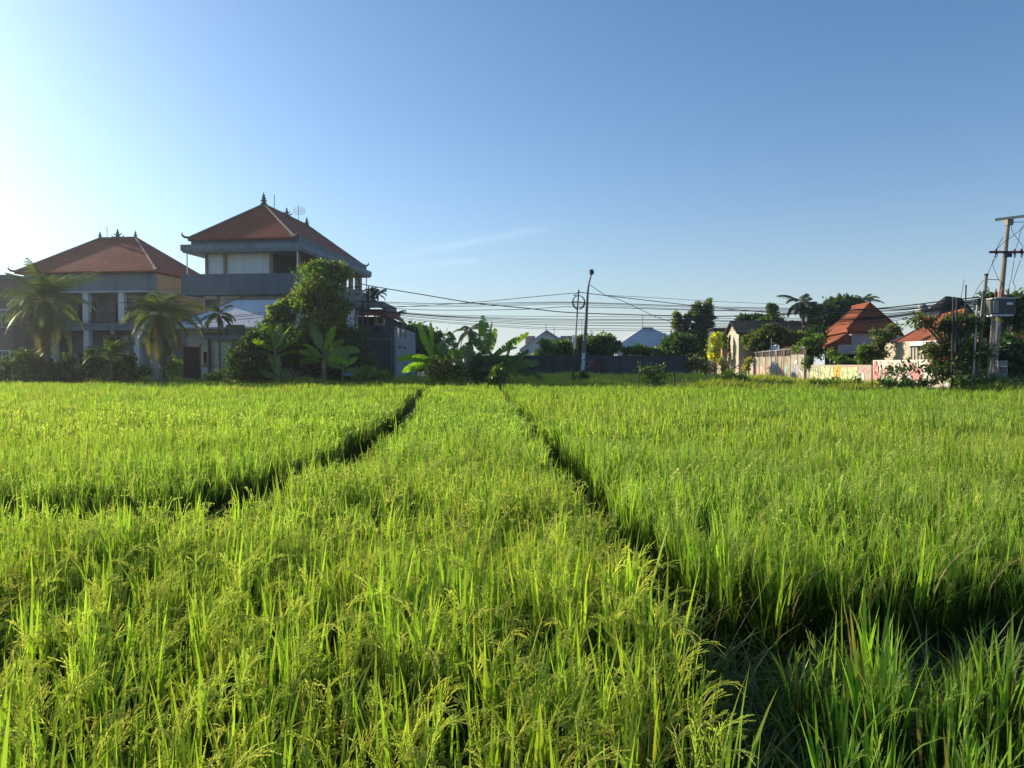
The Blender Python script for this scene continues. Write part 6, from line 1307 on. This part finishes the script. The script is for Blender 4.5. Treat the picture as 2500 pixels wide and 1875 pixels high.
for k, ys in enumerate(LOW):
    ds = (57.8, 56, 53, 51.5 + .1 * k, 50, 47.5, 44.5)
    lab = 'one of the upper bundle of cables passing beside the coil ring' if k < 4 else 'one of the low bundle of sagging street cables above the bananas'
    cable(lab, [(872, ys[0], ds[0])] + [(px, y, d) for px, y, d in zip((1060, 1280, 1400, 1680, 1850, 2155), ys[1:], ds[1:])] + [(2326, 738 + k * 1.6, 42.5), (2402, 728 + k * 2.2, 42.4)], .015 + .006 * (k % 3 == 0), 'upper street cable bundle' if k < 4 else 'low street cable bundle')
cable('cable crossing under the slate parapet before the left buildings', [(870, 700, 58), (731, 712.5, 57), (600, 727, 56.6), (490, 737, 56.4), (295, 739, 56.2), (120, 739, 56.2), (-60, 737, 56.2)], .022, 'cables before the left buildings')
for k, (a, b_) in enumerate(((760, 777), (764, 781), (771, 788))):
    cable('one of three cables crossing the pale shingle roof', [(870, 742 + 3 * k, 58), (760, a - 6, 57), (670, a, 56.6), (500, b_, 56.4), (300, b_ + 6, 56.2), (-60, b_ + 10, 56.2)], .018, 'cables before the pale roof')
# drops and jumpers of the transformer pole
cable('stay wire from crossarm down past the shorter pole with a block', [(2431, 620, 41.8), (2410, 672, 42.2), (2390, 698, 42.4), (2376, 726, 42.5)], .014, None)
cable('jumper looping from the crossarm insulator to the transformer', [(2431, 632, 41.6), (2424, 642, 41.5), (2428, 660, 41.5), (2440, 684, 41.4), (2450, 695, 41.3), (2452, 712, 41.4)], .014, None)
cable('straight lead from the middle insulator to the bushings', [(2476, 634, 41.6), (2469, 680, 41.5), (2464, 697, 41.5), (2465, 712, 41.5)], .014, None)
cable('lead from the outer insulator curving to the bushings', [(2492, 634, 41.6), (2480, 668, 41.5), (2474, 690, 41.5), (2478, 698, 41.5), (2477, 712, 41.5)], .014, None)
cable('high tension wire sloping from the pole past the picture edge', [(2432, 610, 41.6), (2450, 592, 41.7), (2470, 578, 41.8), (2500, 555, 41.9), (2560, 520, 42)], .014, None)
cable('short link from pole band down to the insulator', [(2449, 578, 41.8), (2440, 594, 41.7), (2433, 609, 41.6)], .016, None)
cable('curling jumper from the top crossarm to the outer insulator', [(2476, 541, 41.3), (2470, 548, 41.3), (2472, 566, 41.4), (2486, 586, 41.5), (2496, 600, 41.5), (2495, 611, 41.6)], .014, None)
cable('jumper rising from the middle insulator to the top crossarm', [(2478, 612, 41.6), (2486, 590, 41.5), (2492, 562, 41.4), (2502, 545, 41.3)], .014, None)
cable('taut line leaving the pole head beyond the picture edge', [(2468, 543, 42), (2500, 542, 41.6), (2600, 544, 41)], .018, None)
cable('tie rod joining the shorter pole to the transformer pole', [(2410, 682, 42.5), (2425, 682.5, 42.3), (2442, 683, 42.1)], .02, None)

# ------------------------------------------------------------------ haze volume added for the veil of glare and lifted shadows
hm, t = new_mat('glare_haze'); v = t.nodes.new('ShaderNodeVolumePrincipled'); o = t.nodes.new('ShaderNodeOutputMaterial')
v.inputs['Color'].default_value = (0.95, 0.97, 1.0, 1); v.inputs['Density'].default_value = HAZE_D; v.inputs['Anisotropy'].default_value = 0.75
link(t, v.outputs[0], o.inputs['Volume'])
tag(MB().box(-140, 140, -40, 130, -1.5, 22).build('haze', hm), 'faint haze volume added over the rice fields for the veil of glare', 'haze', None, 'stuff')
